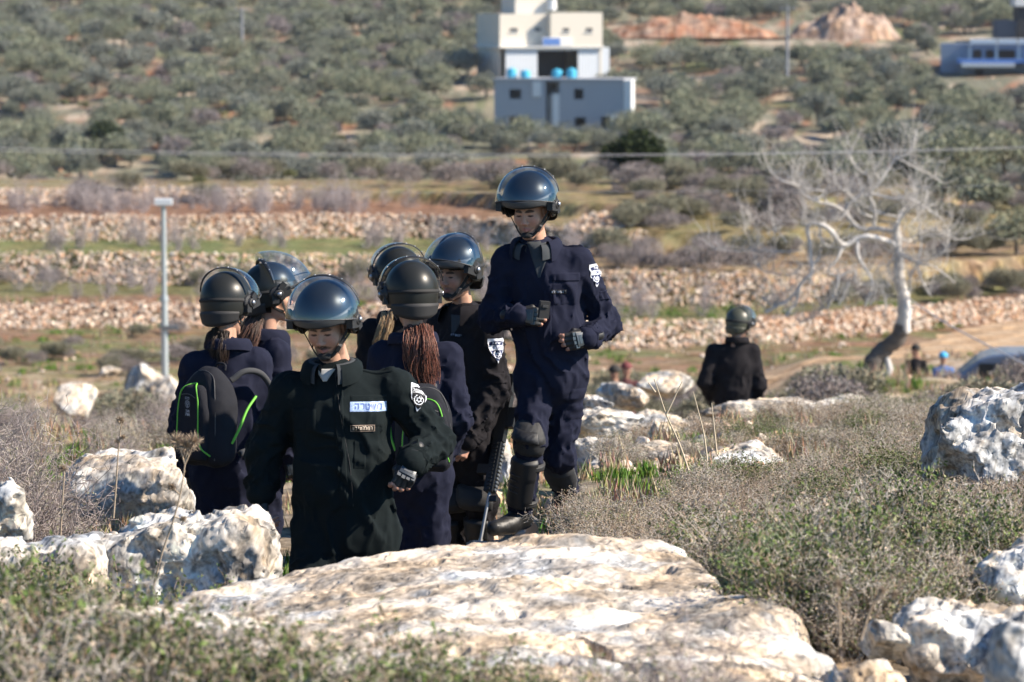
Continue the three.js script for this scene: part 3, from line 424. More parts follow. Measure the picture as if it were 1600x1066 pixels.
{ // cream building with a corrugated ground floor
  const d = 492, s = FOCAL / d, g = new THREE.Group(), X = (px) => (px - 850) / s, Y = (py) => (125 - py) / s, D = 11;
  const up = part(g, 'upper_wall', wallG(X(770), X(847), Y(72), Y(22), 0.3, [[X(786), X(799), Y(50), Y(44)], [X(826), X(837), Y(49), Y(43)]]), render_); up.position.z = D / 2 - 1.2;
  const up2 = part(g, 'upper_wall', wallG(X(847), X(931), Y(72), Y(20), 0.3, [[X(866), X(877), Y(50), Y(44)], [X(903), X(915), Y(50), Y(44)]]), render_); up2.position.z = D / 2 + 0.2;
  for (const [a, b, c, e, z] of [[786, 799, 50, 44, -1.2], [826, 837, 49, 43, -1.2], [866, 877, 50, 44, 0.2], [903, 915, 50, 44, 0.2]]) { const w = part(g, 'window', boxG(X(a), X(b), Y(c), Y(e), D / 2 + z + 0.06, D / 2 + z + 0.1), glassy); part(w, 'sill', boxG(X(a) - 0.1, X(b) + 0.1, Y(c) - 0.12, Y(c) - 0.01, D / 2 + z + 0.06, D / 2 + z + 0.42), white); }
  part(g, 'side_wall', boxG(X(770), X(770) + 0.3, Y(125), Y(22), -D / 2, D / 2 - 1.21), render_); part(g, 'side_wall', boxG(X(931) - 0.3, X(931), Y(125), Y(20), -D / 2, D / 2 + 0.19), render_); part(g, 'back_wall', boxG(X(770) + 0.31, X(931) - 0.31, Y(125), Y(22), -D / 2, -D / 2 + 0.3), render_);
  part(g, 'return_wall', boxG(X(847), X(847) + 0.3, Y(72), Y(21), D / 2 - 0.89, D / 2 + 0.19), render_);
  part(g, 'roof', boxG(X(770) + 0.32, X(931) - 0.32, Y(22) - 0.35, Y(22) - 0.1, -D / 2 + 0.31, D / 2 - 1.25), concrete);
  part(g, 'stair_tower', boxG(X(807), X(858), Y(22) + 0.01, Y(-2), -D / 2 + 1, D / 2 - 4), render_); part(g, 'floor_slab', boxG(X(765), X(934), Y(74), Y(72) - 0.003, -D / 2, D / 2 + 0.6), white);
  const tk = part(g, 'water_tank', new THREE.CylinderGeometry(0.6, 0.6, 1.4, 16), white); tk.position.set(X(864), Y(8), 2);
  for (const [a, b] of [[776, 824], [893, 941]]) for (let x = X(a); x < X(b) - 0.05; x += 0.42) part(g, 'tin_panel', boxG(x, x + 0.38, Y(125), Y(74) - 0.003, D / 2 - 0.1 + 0.05 * (Math.round(x / 0.42) % 2), D / 2 + 0.12), tin);
  part(g, 'lintel', boxG(X(824) + 0.02, X(893) - 0.02, Y(78), Y(74) - 0.004, D / 2 - 0.1, D / 2 + 0.1), tin); part(g, 'back_partition', boxG(X(824), X(893), Y(125), Y(78), D / 2 - 5, D / 2 - 4.8), gloom);
  const sg = part(g, 'shop_sign', boxG(X(833), X(882), Y(71), Y(58), D / 2 + 0.52, D / 2 + 0.6), white); part(sg, 'sign_panel', boxG(X(834), X(862), Y(70), Y(59), D / 2 + 0.605, D / 2 + 0.63), bluePaint);
  g.position.copy(W(841, 125, d)); g.rotation.y = 0.3; top(g, 'cream_building', 'cream two-storey building with corrugated tin front above the grey house', 'building');
}
{ // low blue-grey building with white awnings at the upper right
  const d = 505, s = FOCAL / d, g = new THREE.Group(), X = (px) => (px - 1550) / s, Y = (py) => (116 - py) / s, wallM = std(0.3, 0.34, 0.42, 0.9);
  part(g, 'rear_block', boxG(X(1470), X(1514), Y(116), Y(62), -6, 0), wallM); const w = part(g, 'wall', wallG(X(1514) + 0.01, X(1650), Y(116), Y(62), 0.3, [[X(1520), X(1534), Y(86), Y(72)], [X(1540), X(1553), Y(86), Y(72)], [X(1559), X(1586), Y(86), Y(72)]]), wallM); part(g, 'back_room', boxG(X(1515), X(1650), Y(116), Y(63), -6, -2), gloom);
  for (const [a, b] of [[1516, 1557], [1559, 1588], [1590, 1640]]) part(g, 'awning', boxG(X(a), X(b), Y(63), Y(55), -1, 2.2), white);
  for (const a of [1514, 1556, 1590]) part(g, 'post', boxG(X(a), X(a) + 0.2, Y(90), Y(63) - 0.003, 1.9, 2.1), render_);
  part(g, 'blue_canopy', boxG(X(1496), X(1640), Y(92), Y(86), 0.4, 4.5), bluePaint); const aw = part(g, 'white_canopy', boxG(X(1503), X(1585), Y(98), Y(92) - 0.004, 2, 5), white); part(g, 'lower_front', boxG(X(1500), X(1645), Y(116), Y(99), 1, 1.3), wallM); part(g, 'gate', boxG(X(1524), X(1536), Y(116), Y(102), 1.31, 1.36), gloom);
  g.position.copy(W(1550, 122, d)); g.rotation.y = -0.12; top(g, 'roadside_building', 'low blue-grey building with white awnings at the upper right edge', 'building');
  const h = new THREE.Group(), X2 = (px) => (px - 1595) / (FOCAL / 545), Y2 = (py) => (50 - py) / (FOCAL / 545); part(h, 'wall', boxG(X2(1590), X2(1660), Y2(60), Y2(10), -5, 0), gloom); part(h, 'roof', boxG(X2(1586), X2(1664), Y2(10) + 0.003, Y2(-4), -5.3, 0.4), white); part(h, 'shed', boxG(X2(1556), X2(1590) - 0.01, Y2(60), Y2(31), -4, -0.5), std(0.1, 0.11, 0.14, 0.8)); h.position.copy(W(1595, 50, 545)); top(h, 'dark_house', 'dark house with white roof in the top right corner', 'house');
}
{ // pale spoil heap and the red earth bank left of it
  const heap = (px0, px1, py0, py1, d, depth, cols, label, name) => { const c = W((px0 + px1) / 2, py1, d), sx = ((px1 - px0) / FOCAL) * d / 2, hy = ((py1 - py0) / FOCAL) * d, g = gridGeo(70, 30, (u, v) => { const x = (u * 2 - 1), z = (v * 2 - 1), e = Math.max(0, 1 - Math.hypot(x * (1 + 0.25 * noise(x * 2, z, d)), z)), y = hy * 1.25 * Math.pow(e, 0.8) * (1 + 0.35 * fbm(x * 3, z * 3, d, 3)) + (e > 0 ? 0.3 * noise(x * 9, z * 9, 2) * e : 0); return V(x * sx * 1.05, y - 0.6, -z * depth); }, (P) => mix3(cols[0], cols[1], clamp(0.5 + 1.6 * fbm(P.x * 0.35, P.z * 0.35, P.y * 0.6, 4), 0, 1)), (P) => [P.x * 0.2, P.z * 0.2 + P.y * 0.2]); const m = new THREE.Mesh(g, groundMat); shade(m); m.position.copy(c); return top(m, name, label, 'earth'); };
  heap(1238, 1412, 10, 56, 556, 9, [[0.55, 0.42, 0.33], [0.44, 0.3, 0.22]], 'pale pinkish spoil heap near the top right', 'spoil_heap');
  heap(930, 1225, 22, 52, 552, 5, [[0.42, 0.2, 0.12], [0.55, 0.38, 0.27]], 'red earth bank right of the cream building', 'earth_bank');
}
{ // lamp post, utility pole, wires
  const steel = std(0.42, 0.47, 0.48, 0.45, { metalness: 0.3 }), g = new THREE.Group(), d = 90, b = W(258, 668, d), H = W(260, 320, d).y - b.y;
  const tube = (p, r0, r1, n, m, pos, name = 'post') => { const o = part(g, name, new THREE.CylinderGeometry(r1, r0, p, n), m); o.position.copy(pos); return o; };
  tube(H * 0.58, 0.085, 0.08, 12, steel, V(0, H * 0.29, 0)); tube(H * 0.42, 0.062, 0.055, 12, steel, V(0, H * 0.79, 0)); tube(0.12, 0.1, 0.09, 12, steel, V(0, H * 0.58, 0), 'collar');
  part(g, 'bracket', boxG(-0.1, 0.33, H * 0.44, H * 0.44 + 0.1, -0.1, 0.1), std(0.12, 0.13, 0.14, 0.6)); const lamp = part(g, 'lamp_head', boxG(-0.2, 0.2, H, H + 0.13, -0.35, 0.2), std(0.6, 0.64, 0.66, 0.5)); part(lamp, 'lens', boxG(-0.15, 0.15, H - 0.03, H - 0.002, -0.28, 0.12), std(0.3, 0.32, 0.33, 0.3));
  g.position.copy(b); g.rotation.y = 0.05; top(g, 'lamp_post', 'grey steel lamp post on the left behind the group', 'lamp post');
  const pole = (px, py0, py1, dd, label) => { const q = new THREE.Group(), B = W(px, py1, dd), h = W(px, py0, dd).y - B.y, c = std(0.25, 0.26, 0.28, 0.8); const o = part(q, 'pole', new THREE.CylinderGeometry(0.13, 0.2, h + 1, 8), c); o.position.y = h / 2 - 0.5; part(q, 'crossarm', boxG(-0.9, 0.9, h - 0.5, h - 0.35, -0.08, 0.08), c); for (const x of [-0.8, 0, 0.8]) { const i = part(q, 'insulator', new THREE.CylinderGeometry(0.06, 0.09, 0.25, 8), c); i.position.set(x, h - 0.22, 0); } q.position.copy(B); top(q, 'utility_pole', label, 'pole'); };
  pole(1230, 8, 106, 455, 'grey utility pole on the hillside right of the grey house'); pole(378, 10, 66, 520, 'thin utility pole near the top left');
  const wire = (list, dd, r, label, tone, ends) => { const pts = list.map(([px, py, q]) => W(px, py, q ?? dd)), m = new THREE.Mesh(new THREE.TubeGeometry(new THREE.CatmullRomCurve3(pts), 90, r, 5), std(tone, tone, tone * 1.03, 0.6)); shade(m); top(m, 'overhead_wire', label, 'wire'); };
  wire([[-900, 208], [0, 231], [400, 239], [800, 241], [1200, 239], [1600, 229], [2500, 195]], 62, 0.0045, 'upper of the two pale overhead wires crossing the grove', 0.5);
  wire([[-900, 214], [0, 236], [400, 243], [800, 245], [1200, 241], [1600, 232], [2500, 200]], 64, 0.0045, 'lower of the two pale overhead wires crossing the grove', 0.45);
  wire([[-900, 240], [0, 285], [500, 300], [900, 300], [1300, 296], [1600, 288], [2500, 250]], 66, 0.003, 'faint thin wire below the pair of overhead wires', 0.4);
  wire([[1414, 462, 69.9], [1450, 487, 67], [1500, 517, 63], [1562, 549, 59.5], [1640, 588, 56]], 60, 0.012, 'pale guy rope running from the bare tree down to the right', 0.6);
}

// ---------------------------------------------------------------- the bare fig tree
{
  const d = 70, r = rng(90), a = new Acc(), Z = (x, y, z) => { const p = W(1100 + x / 2.664, 200 + y / 2.664, d - z); return p; }, base = W(1372, 578, d); base.y = groundY(base.x, d) - 0.1;
  const pale = (k) => { const q = k * (0.85 + 0.3 * r()); return [0.6 * q, 0.575 * q, 0.545 * q]; }, darkb = () => { const q = 0.8 + 0.5 * r(); return [0.11 * q, 0.095 * q, 0.085 * q]; };
  const B = [], twig = new Acc();
  const bough = (pts, r0, r1, col) => { const P = pts.map(([x, y, z]) => Z(x, y, z)), c = new THREE.CatmullRomCurve3(P, false, 'centripetal'), n = pts.length * 5, q = c.getPoints(n); q.forEach((p, i) => { if (i && i < n) p.add(V(noise(p.x * 3, p.y * 3, 1), noise(p.x * 3, p.y * 3, 5), noise(p.x * 3, p.y * 3, 9)).multiplyScalar(0.012)); }); a.limb(q, q.map((_, i) => 0.75 * lerp(r0, r1, i / n)), col ?? ((p) => pale(1)), 7, 0.18); B.push([q, r0, r1]); };
  const trunk = new Acc(); { const P = [[705, 1010, 0], [712, 965, 0], [760, 915, 0], [815, 860, 0.1], [832, 790, 0.1], [835, 720, 0.05], [815, 640, 0], [810, 560, 0], [803, 480, 0], [800, 400, 0]].map(([x, y, z]) => Z(x, y, z)); const c = new THREE.CatmullRomCurve3(P), q = c.getPoints(46); trunk.limb(q, q.map((_, i) => lerp(0.2, 0.07, Math.pow(i / 46, 0.8))), (p) => (p.y < Z(0, 800, 0).y + 0.25 * noise(p.x * 4, p.y * 4, p.z) ? darkb() : pale(0.9)), 10, 0.22); B.push([q.slice(20), 0.13, 0.06]); trunk.limb([Z(842, 850, 0.15), Z(838, 780, 0.2), Z(845, 700, 0.1)], [0.1, 0.09, 0.05], () => pale(1), 7, 0.2); trunk.limb([Z(760, 960, 0.1), Z(775, 1010, 0.2), Z(760, 1040, 0.2)], [0.06, 0.07, 0.09], () => pale(0.8), 6, 0.2); }
  bough([[803, 500, 0], [760, 470, 0.2], [690, 455, 0.4], [640, 460, 0.4], [580, 490, 0.5], [540, 440, 0.6], [480, 400, 0.6], [435, 405, 0.5], [440, 480, 0.5], [445, 540, 0.5], [450, 600, 0.6], [405, 650, 0.6], [380, 730, 0.5], [340, 785, 0.5]], 0.075, 0.035);
  bough([[405, 650, 0.6], [360, 710, 0.5], [300, 745, 0.5], [255, 770, 0.5]], 0.045, 0.03); bough([[480, 540, 0.5], [450, 585, 0.55], [440, 650, 0.55]], 0.035, 0.03);
  bough([[800, 430, 0], [760, 425, -0.3], [700, 420, -0.4], [660, 425, -0.4], [590, 350, -0.5], [610, 310, -0.5], [660, 275, -0.5], [690, 280, -0.5], [700, 260, -0.5], [740, 215, -0.5], [780, 150, -0.6], [800, 125, -0.6], [850, 110, -0.6], [875, 70, -0.6], [885, 10, -0.6]], 0.07, 0.014);
  bough([[800, 125, -0.6], [850, 150, -0.6], [910, 180, -0.7], [1000, 230, -0.8]], 0.022, 0.01); bough([[690, 280, -0.5], [690, 210, -0.5], [640, 170, -0.4], [610, 120, -0.4], [620, 80, -0.4]], 0.03, 0.012); bough([[740, 220, -0.5], [715, 190, -0.4], [715, 150, -0.4]], 0.024, 0.014);
  bough([[590, 350, -0.5], [530, 320, -0.3], [460, 300, -0.2], [400, 260, -0.1], [370, 220, 0], [375, 130, 0]], 0.045, 0.01); bough([[460, 300, -0.2], [510, 270, -0.3], [440, 255, -0.2], [390, 240, 0], [300, 205, 0.1], [270, 150, 0.1]], 0.028, 0.008); bough([[590, 350, -0.5], [560, 385, -0.4], [545, 385, -0.3]], 0.04, 0.02); bough([[530, 320, -0.3], [500, 285, -0.2], [545, 250, -0.1], [545, 180, -0.1]], 0.022, 0.008);
  bough([[710, 410, -0.2], [710, 330, -0.1], [690, 280, 0], [770, 290, 0.3], [850, 295, 0.4], [920, 330, 0.5], [985, 375, 0.5]], 0.045, 0.012); bough([[700, 370, 0], [650, 350, 0.2], [620, 290, 0.3], [560, 240, 0.4]], 0.028, 0.01); bough([[820, 370, 0], [720, 350, 0.2], [650, 310, 0.2]], 0.03, 0.012);
  bough([[800, 430, 0.1], [820, 375, 0.2], [870, 320, 0.3], [885, 230, 0.3]], 0.045, 0.01); bough([[800, 400, 0], [830, 340, -0.2], [860, 300, -0.3], [880, 240, -0.3]], 0.05, 0.01); bough([[805, 490, 0], [760, 470, -0.3], [700, 455, -0.4], [660, 450, -0.4]], 0.05, 0.03);
  bough([[810, 520, 0], [860, 545, 0.2], [890, 565, 0.3], [960, 580, 0.4], [1045, 645, 0.4]], 0.05, 0.012); bough([[890, 565, 0.3], [905, 630, 0.3], [945, 700, 0.3]], 0.03, 0.01); bough([[890, 565, 0.3], [860, 620, 0.3], [860, 690, 0.35]], 0.026, 0.012); bough([[890, 560, 0.3], [905, 480, 0.3], [900, 400, 0.3], [890, 330, 0.2]], 0.028, 0.01); bough([[890, 560, 0.3], [960, 540, 0.4], [1015, 490, 0.5], [1020, 430, 0.5]], 0.026, 0.008); bough([[870, 480, 0.1], [930, 450, 0.2], [1000, 445, 0.3], [1035, 370, 0.3]], 0.028, 0.008);
  bough([[800, 440, 0], [850, 470, -0.3], [900, 440, -0.4], [960, 420, -0.4], [1050, 465, -0.5], [1165, 440, -0.6]], 0.035, 0.006); bough([[860, 400, -0.2], [910, 350, -0.3], [930, 260, -0.4]], 0.024, 0.008);
  bough([[640, 460, 0.4], [640, 530, 0.5], [670, 580, 0.5], [700, 650, 0.6], [670, 745, 0.6]], 0.045, 0.025); bough([[580, 490, 0.5], [560, 540, 0.6], [515, 600, 0.6], [560, 615, 0.6], [630, 600, 0.6], [630, 640, 0.6], [700, 655, 0.5], [780, 655, 0.4]], 0.032, 0.014); bough([[560, 615, 0.6], [545, 690, 0.6], [510, 755, 0.6]], 0.036, 0.028); bough([[605, 645, 0.6], [580, 700, 0.6], [560, 735, 0.6]], 0.034, 0.026); bough([[715, 640, 0.5], [710, 700, 0.5], [690, 740, 0.5]], 0.03, 0.024); bough([[740, 665, 0.4], [760, 720, 0.4], [745, 790, 0.4]], 0.022, 0.01);
  bough([[800, 660, 0], [765, 590, 0.1], [790, 530, 0.1]], 0.03, 0.02); bough([[480, 400, 0.6], [490, 470, 0.6], [540, 500, 0.6]], 0.03, 0.014); bough([[435, 405, 0.5], [410, 400, 0.5], [425, 310, 0.5]], 0.028, 0.01); bough([[400, 510, 0.5], [300, 515, 0.4], [210, 510, 0.3], [70, 510, 0.2], [0, 470, 0.2]], 0.018, 0.006); bough([[410, 560, 0.5], [370, 610, 0.5], [250, 595, 0.4], [215, 560, 0.4], [225, 440, 0.3]], 0.018, 0.006); bough([[350, 480, 0.4], [300, 430, 0.4], [290, 470, 0.4]], 0.016, 0.007); bough([[180, 450, 0.3], [170, 420, 0.3], [195, 370, 0.3]], 0.012, 0.005); bough([[480, 770, 0.5], [430, 800, 0.5], [395, 815, 0.5]], 0.02, 0.01); bough([[500, 740, 0.5], [480, 770, 0.5]], 0.022, 0.02);
  bough([[240, 700, 0.4], [280, 735, 0.4], [310, 735, 0.4]], 0.02, 0.012);
  for (const [q, r0, r1] of B) for (let k = 0; k < q.length * 1.5; k++) { const i = Math.floor(q.length * (0.25 + 0.75 * r())), s = q[Math.min(i, q.length - 1)]; let p = s.clone(), dir = dirOf(r); dir.y = Math.abs(dir.y) * 0.8 + 0.15; dir.normalize(); const pts = [p.clone()], n = 4 + Math.floor(r() * 3), L = 0.07 + 0.1 * r(); for (let m = 0; m < n; m++) { dir.add(dirOf(r).multiplyScalar(0.5)).add(V(0, 0.12, 0)).normalize(); p = p.clone().addScaledVector(dir, L); pts.push(p); } twig.limb(pts, pts.map((_, m) => lerp(0.006, 0.0025, m / n)), () => pale(0.85), 3); }
  const g = new THREE.Group(); g.position.copy(base);
  for (const [n, acc] of [['trunk', trunk], ['branches', a], ['twigs', twig]]) { const geo = acc.geo(); geo.translate(-base.x, -base.y, -base.z); part(g, n, geo, barkMat); }
  top(g, 'fig_tree', 'bare pale-barked fig tree with twisting branches on the right', 'tree');
}
// ---------------------------------------------------------------- thorny scrub
function shrubGeo(seed, o) {
  const r = rng(seed), a = new Acc(), tw = () => { const k = 0.7 + 0.6 * r(), c = o.twig[Math.floor(r() * o.twig.length)]; return c.map((x) => x * k); }, lf = () => { const k = 0.65 + 0.7 * r(), c = o.leaf[Math.floor(r() * o.leaf.length)]; return c.map((x) => x * k); };
  const R = o.R ?? 0.3, H = o.H ?? 0.3, th = o.thick ?? 0.0017;
  const leaves = (p, dir, n) => { for (let k = 0; k < n; k++) { const q = dir.clone().multiplyScalar(0.6).add(dirOf(r)).normalize(), s = q.clone().cross(dirOf(r)).normalize(), L = (o.len ?? 0.012) * (0.6 + 0.8 * r()); a.leaf(p.clone().addScaledVector(dirOf(r), 0.006), q, s, L, L * (o.wide ?? 0.24), lf()); } };
  for (let k = 0; k < o.stems; k++) {
    const az = r() * 6.2832, q = Math.sqrt(r()), lump = 0.8 + 0.35 * noise(Math.cos(az) * 1.5 + seed, q * 2, Math.sin(az) * 1.5), end = V(Math.cos(az) * q * R * lump, H * lump * (0.35 + 0.65 * Math.sqrt(Math.max(0, 1 - q * q))) * (0.75 + 0.35 * r()), Math.sin(az) * q * R * lump), st = V(end.x * 0.35 * r(), -0.04, end.z * 0.35 * r());
    const n = 6, pts = [st]; for (let i = 1; i <= n; i++) pts.push(st.clone().lerp(end, i / n).add(V((r() - 0.5), (r() - 0.5), (r() - 0.5)).multiplyScalar(0.16 * H * (o.zig ?? 1))));
    const c = tw();
    for (let i = 1; i <= n; i++) {
      a.rod(pts[i - 1], pts[i], th * (1.5 - 0.9 * (i - 1) / n), th * (1.5 - 0.9 * i / n), c, 3); if (i < 2) continue;
      for (let s = 0; s < (o.side ?? 3); s++) { let p = pts[i].clone(), dir = end.clone().normalize().multiplyScalar(0.5).add(dirOf(r)).normalize(); const m = 1 + Math.floor(r() * 2.5); for (let t = 0; t < m; t++) { const e = p.clone().addScaledVector(dir, (o.twigLen ?? 0.03) * (0.5 + 0.8 * r())); a.rod(p, e, th * 0.65, th * 0.45, c, 3); p = e; dir.add(dirOf(r).multiplyScalar(0.9)).normalize(); if (r() < o.dens) leaves(p, dir, o.tuft ?? 2); } }
      if (r() < o.dens) leaves(pts[i], V(0, 1, 0), o.tuft ?? 2);
    }
  }
  return a.geo();
}
const G1 = [[0.2, 0.2, 0.12], [0.16, 0.18, 0.085], [0.13, 0.15, 0.07]], GREY = [[0.48, 0.43, 0.37], [0.42, 0.36, 0.3], [0.56, 0.51, 0.45]], BRN = [[0.34, 0.26, 0.19], [0.42, 0.33, 0.24], [0.28, 0.2, 0.14]];
const shrubs = {
  grey: [0, 1, 2].map((k) => shrubGeo(700 + k, { stems: 105, twig: GREY, leaf: [...G1, ...BRN, [0.4, 0.37, 0.32]], dens: 0.62, tuft: 2, zig: 1.4, R: 0.32, H: 0.3 })),
  brown: [0, 1].map((k) => shrubGeo(710 + k, { stems: 100, twig: [...GREY, ...BRN], leaf: [...BRN, [0.2, 0.18, 0.1], [0.42, 0.36, 0.29]], dens: 0.6, tuft: 2, zig: 1.3, R: 0.33, H: 0.27 })),
  green: [0, 1].map((k) => shrubGeo(720 + k, { stems: 110, twig: [...GREY, ...BRN], leaf: [[0.1, 0.15, 0.045], [0.14, 0.19, 0.06], [0.08, 0.11, 0.04], [0.22, 0.22, 0.12]], dens: 0.8, tuft: 3, zig: 1.1, R: 0.3, H: 0.32, len: 0.014 })),
  bare: [0, 1].map((k) => shrubGeo(730 + k, { stems: 120, twig: [[0.36, 0.31, 0.3], [0.3, 0.25, 0.25], [0.42, 0.37, 0.34]], leaf: [[0.34, 0.3, 0.24], [0.25, 0.24, 0.15]], dens: 0.3, tuft: 2, zig: 1.5, R: 0.36, H: 0.42, twigLen: 0.04 })),
  tall: [0, 1].map((k) => shrubGeo(735 + k, { stems: 300, twig: [[0.36, 0.31, 0.29], [0.3, 0.25, 0.24], [0.42, 0.37, 0.33]], leaf: [[0.34, 0.3, 0.24], [0.25, 0.24, 0.15]], dens: 0.3, tuft: 2, zig: 0.8, R: 0.7, H: 1.05, twigLen: 0.06, thick: 0.0024 })),
  plume: [shrubGeo(740, { stems: 170, twig: [[0.3, 0.34, 0.2]], leaf: [[0.26, 0.32, 0.17], [0.3, 0.36, 0.2]], dens: 0.8, tuft: 2, zig: 0.5, R: 0.2, H: 0.3, len: 0.016, wide: 0.12, thick: 0.0011 })],
};
const bushBig = [crownGeo(750, 0.75, 1.0, 5200, [0.22, 0.21, 0.15], 0.06, 24), crownGeo(751, 0.7, 0.8, 3600, [0.27, 0.235, 0.22], 0.055, 20)];
const taken = (x, d) => footprints.some(([a, b, q, w]) => ((x - a) / q) ** 2 + ((d - b) / w) ** 2 < 1) || footprints.poly(x, d) > 0.0;
const stuffShrubs = new Map();
function scatterShrubs(seed, n, px0, px1, d0, d1, kindsW, s0, s1, o = {}) {
  const r = rng(seed), tot = kindsW.reduce((a, [, w]) => a + w, 0);
  for (let k = 0; k < n; k++) {
    const d = Math.sqrt(lerp(d0 * d0, d1 * d1, r())), px = lerp(px0, px1, r()), x = xOf(px, d); if (taken(x, d) && !o.over) continue;
    if (o.skip && o.skip(px, d, x, r)) continue; if (o.patch && fbm(x * o.patch, d * o.patch, seed, 2) < (o.cut ?? -0.1)) continue;
    let t = r() * tot, kind = kindsW[0][0]; for (const [q, w] of kindsW) { if (t < w) { kind = q; break; } t -= w; }
    const list = shrubs[kind] ?? bushBig, gi = Math.floor(r() * list.length), s = lerp(s0, s1, r()), item = { g: list[gi], x, d, s, sy: s * (0.8 + 0.4 * r()) * (o.tall ?? 1), turn: r() * 6.28, tx: (r() - 0.5) * 0.3, tz: (r() - 0.5) * 0.3 };
    if (o.thing) { const m = new THREE.Mesh(item.g, leafMat); m.position.set(x, groundY(x, d), -d); m.rotation.set(item.tx, item.turn, item.tz); m.scale.set(item.s, item.sy, item.s); shade(m); top(m, o.thing[0], o.thing[1], 'shrub', o.thing[2]); } else { if (!stuffShrubs.has(item.g)) stuffShrubs.set(item.g, []); stuffShrubs.get(item.g).push(item); }
  }
}
// nearest: one object each
scatterShrubs(1, 15, -60, 470, 9.2, 9.9, [['green', 5], ['grey', 2]], 1.25, 1.55, { over: 1, thing: ['thorny_shrub', 'green thorny shrub filling the bottom left corner', 'green shrubs in the bottom left'] });
scatterShrubs(2, 14, 440, 1010, 9.2, 9.8, [['green', 3], ['grey', 3], ['brown', 1]], 0.92, 1.15, { over: 1, thing: ['thorny_shrub', 'thorny shrub along the bottom edge in front of the slab', 'shrubs along the bottom edge'] });
scatterShrubs(3, 9, 990, 1340, 9.2, 9.8, [['brown', 3], ['bare', 2]], 0.85, 1.05, { over: 1, thing: ['dry_shrub', 'dry grey shrub at the bottom edge right of centre', 'dry shrubs at the bottom edge'] });
scatterShrubs(4, 26, -60, 300, 12.3, 13.8, [['green', 4], ['grey', 2]], 0.9, 1.25, { over: 1, skip: (px, d, x) => footprints.poly(x, d) > 0.1, thing: ['thorny_shrub', 'green thorny shrub below the pitted boulder on the left', 'shrubs below the pitted boulder'] });
scatterShrubs(5, 40, 1100, 1540, 12.1, 14.4, [['green', 3], ['grey', 4]], 0.85, 1.2, { skip: (px, d) => px < 1180 && d < 13.2, thing: ['thorny_shrub', 'thorny grey-green shrub growing beside the right end of the slab', 'shrubs beside the slab'] });
scatterShrubs(6, 5, 1190, 1300, 12.9, 13.4, [['plume', 1]], 1.0, 1.3, { over: 1, thing: ['feathery_plant', 'pale green feathery plant beside the slab', 'feathery plants beside the slab'] });
scatterShrubs(7, 6, -90, 25, 17.6, 19.2, [['tall', 1]], 0.85, 1.15, { thing: ['tall_dry_bush', 'tall leafless grey bush at the left edge', 'tall dry bushes at the left edge'] });
scatterShrubs(8, 6, 1180, 1340, 50, 58, [['big', 1]], 0.7, 0.95, { over: 1, thing: ['rounded_bush', 'large rounded olive-grey bush right of the distant officer', 'rounded bushes right of the distant officer'] });
scatterShrubs(9, 5, 1440, 1640, 44, 50, [['big', 1]], 0.55, 0.72, { over: 1, thing: ['rounded_bush', 'olive-grey bush in front of the parked vehicle', 'bushes in front of the vehicle'] });
// the rest covers the ground
scatterShrubs(20, 560, 830, 1720, 14.2, 24, [['grey', 4], ['brown', 6], ['green', 1.5]], 0.55, 0.85, { skip: (px, d) => (px < 908 && d < 19.6) || (px < 1080 && d > 17.2) || (px < 1270 && d > 19.8 && px < 1080 + (d - 17.2) * 70), tall: 0.85, patch: 0.55, cut: -0.22 });
scatterShrubs(21, 640, 1080, 1760, 23, 36, [['grey', 4], ['brown', 4], ['green', 2]], 0.6, 0.9, { tall: 0.75, patch: 0.4, cut: -0.15, skip: (px, d, x, r) => px < 1330 && d > 23.5 && r() < 0.85 });
scatterShrubs(22, 420, 1250, 1780, 35, 54, [['grey', 3], ['brown', 3], ['green', 2]], 0.9, 1.4, { tall: 0.75 });
scatterShrubs(23, 210, -140, 340, 14.8, 20.5, [['grey', 4], ['green', 3], ['bare', 1]], 0.55, 0.9, { patch: 0.5, cut: -0.12, skip: (px, d) => px > 110 && d > 18.5 });
scatterShrubs(24, 18, -140, 330, 24, 34, [['bare', 3], ['grey', 3]], 0.6, 0.9, {});
scatterShrubs(25, 80, -200, 420, 44, 84, [['bare', 3], ['grey', 2], ['big', 0.4]], 0.8, 1.3, { patch: 0.12, cut: -0.05 });
scatterShrubs(26, 34, 880, 1160, 21, 36, [['grey', 2], ['green', 1], ['brown', 2]], 0.4, 0.7, {});
scatterShrubs(31, 5, 1105, 1195, 33, 35, [['brown', 1]], 0.9, 1.2, { over: 1 });
scatterShrubs(27, 170, 780, 1640, 58, 97, [['big', 2], ['bare', 2]], 0.5, 1.1, { patch: 0.15, cut: 0.05, skip: (px, d, x) => pathDist(x, d) < 2.6 });
scatterShrubs(28, 90, -200, 760, 100, 117, [['big', 1]], 0.35, 0.8, { patch: 0.2, cut: 0.05 });
scatterShrubs(29, 120, -200, 1700, 118.5, 128, [['big', 1]], 0.45, 0.85, { skip: (px, d) => { const e = wallAt[1](px) - d; return e < 0.4 || e > 2.6; } });
scatterShrubs(30, 60, -200, 1300, 134, 172, [['big', 1]], 0.7, 1.4, { skip: (px, d) => d < wallAt[2](px) + 1 });
scatterShrubs(32, 190, 950, 1640, 119, 150, [['big', 1]], 0.45, 1.0, { skip: (px, d) => px < 1300 && d < wallAt[1](px) + 0.8 });
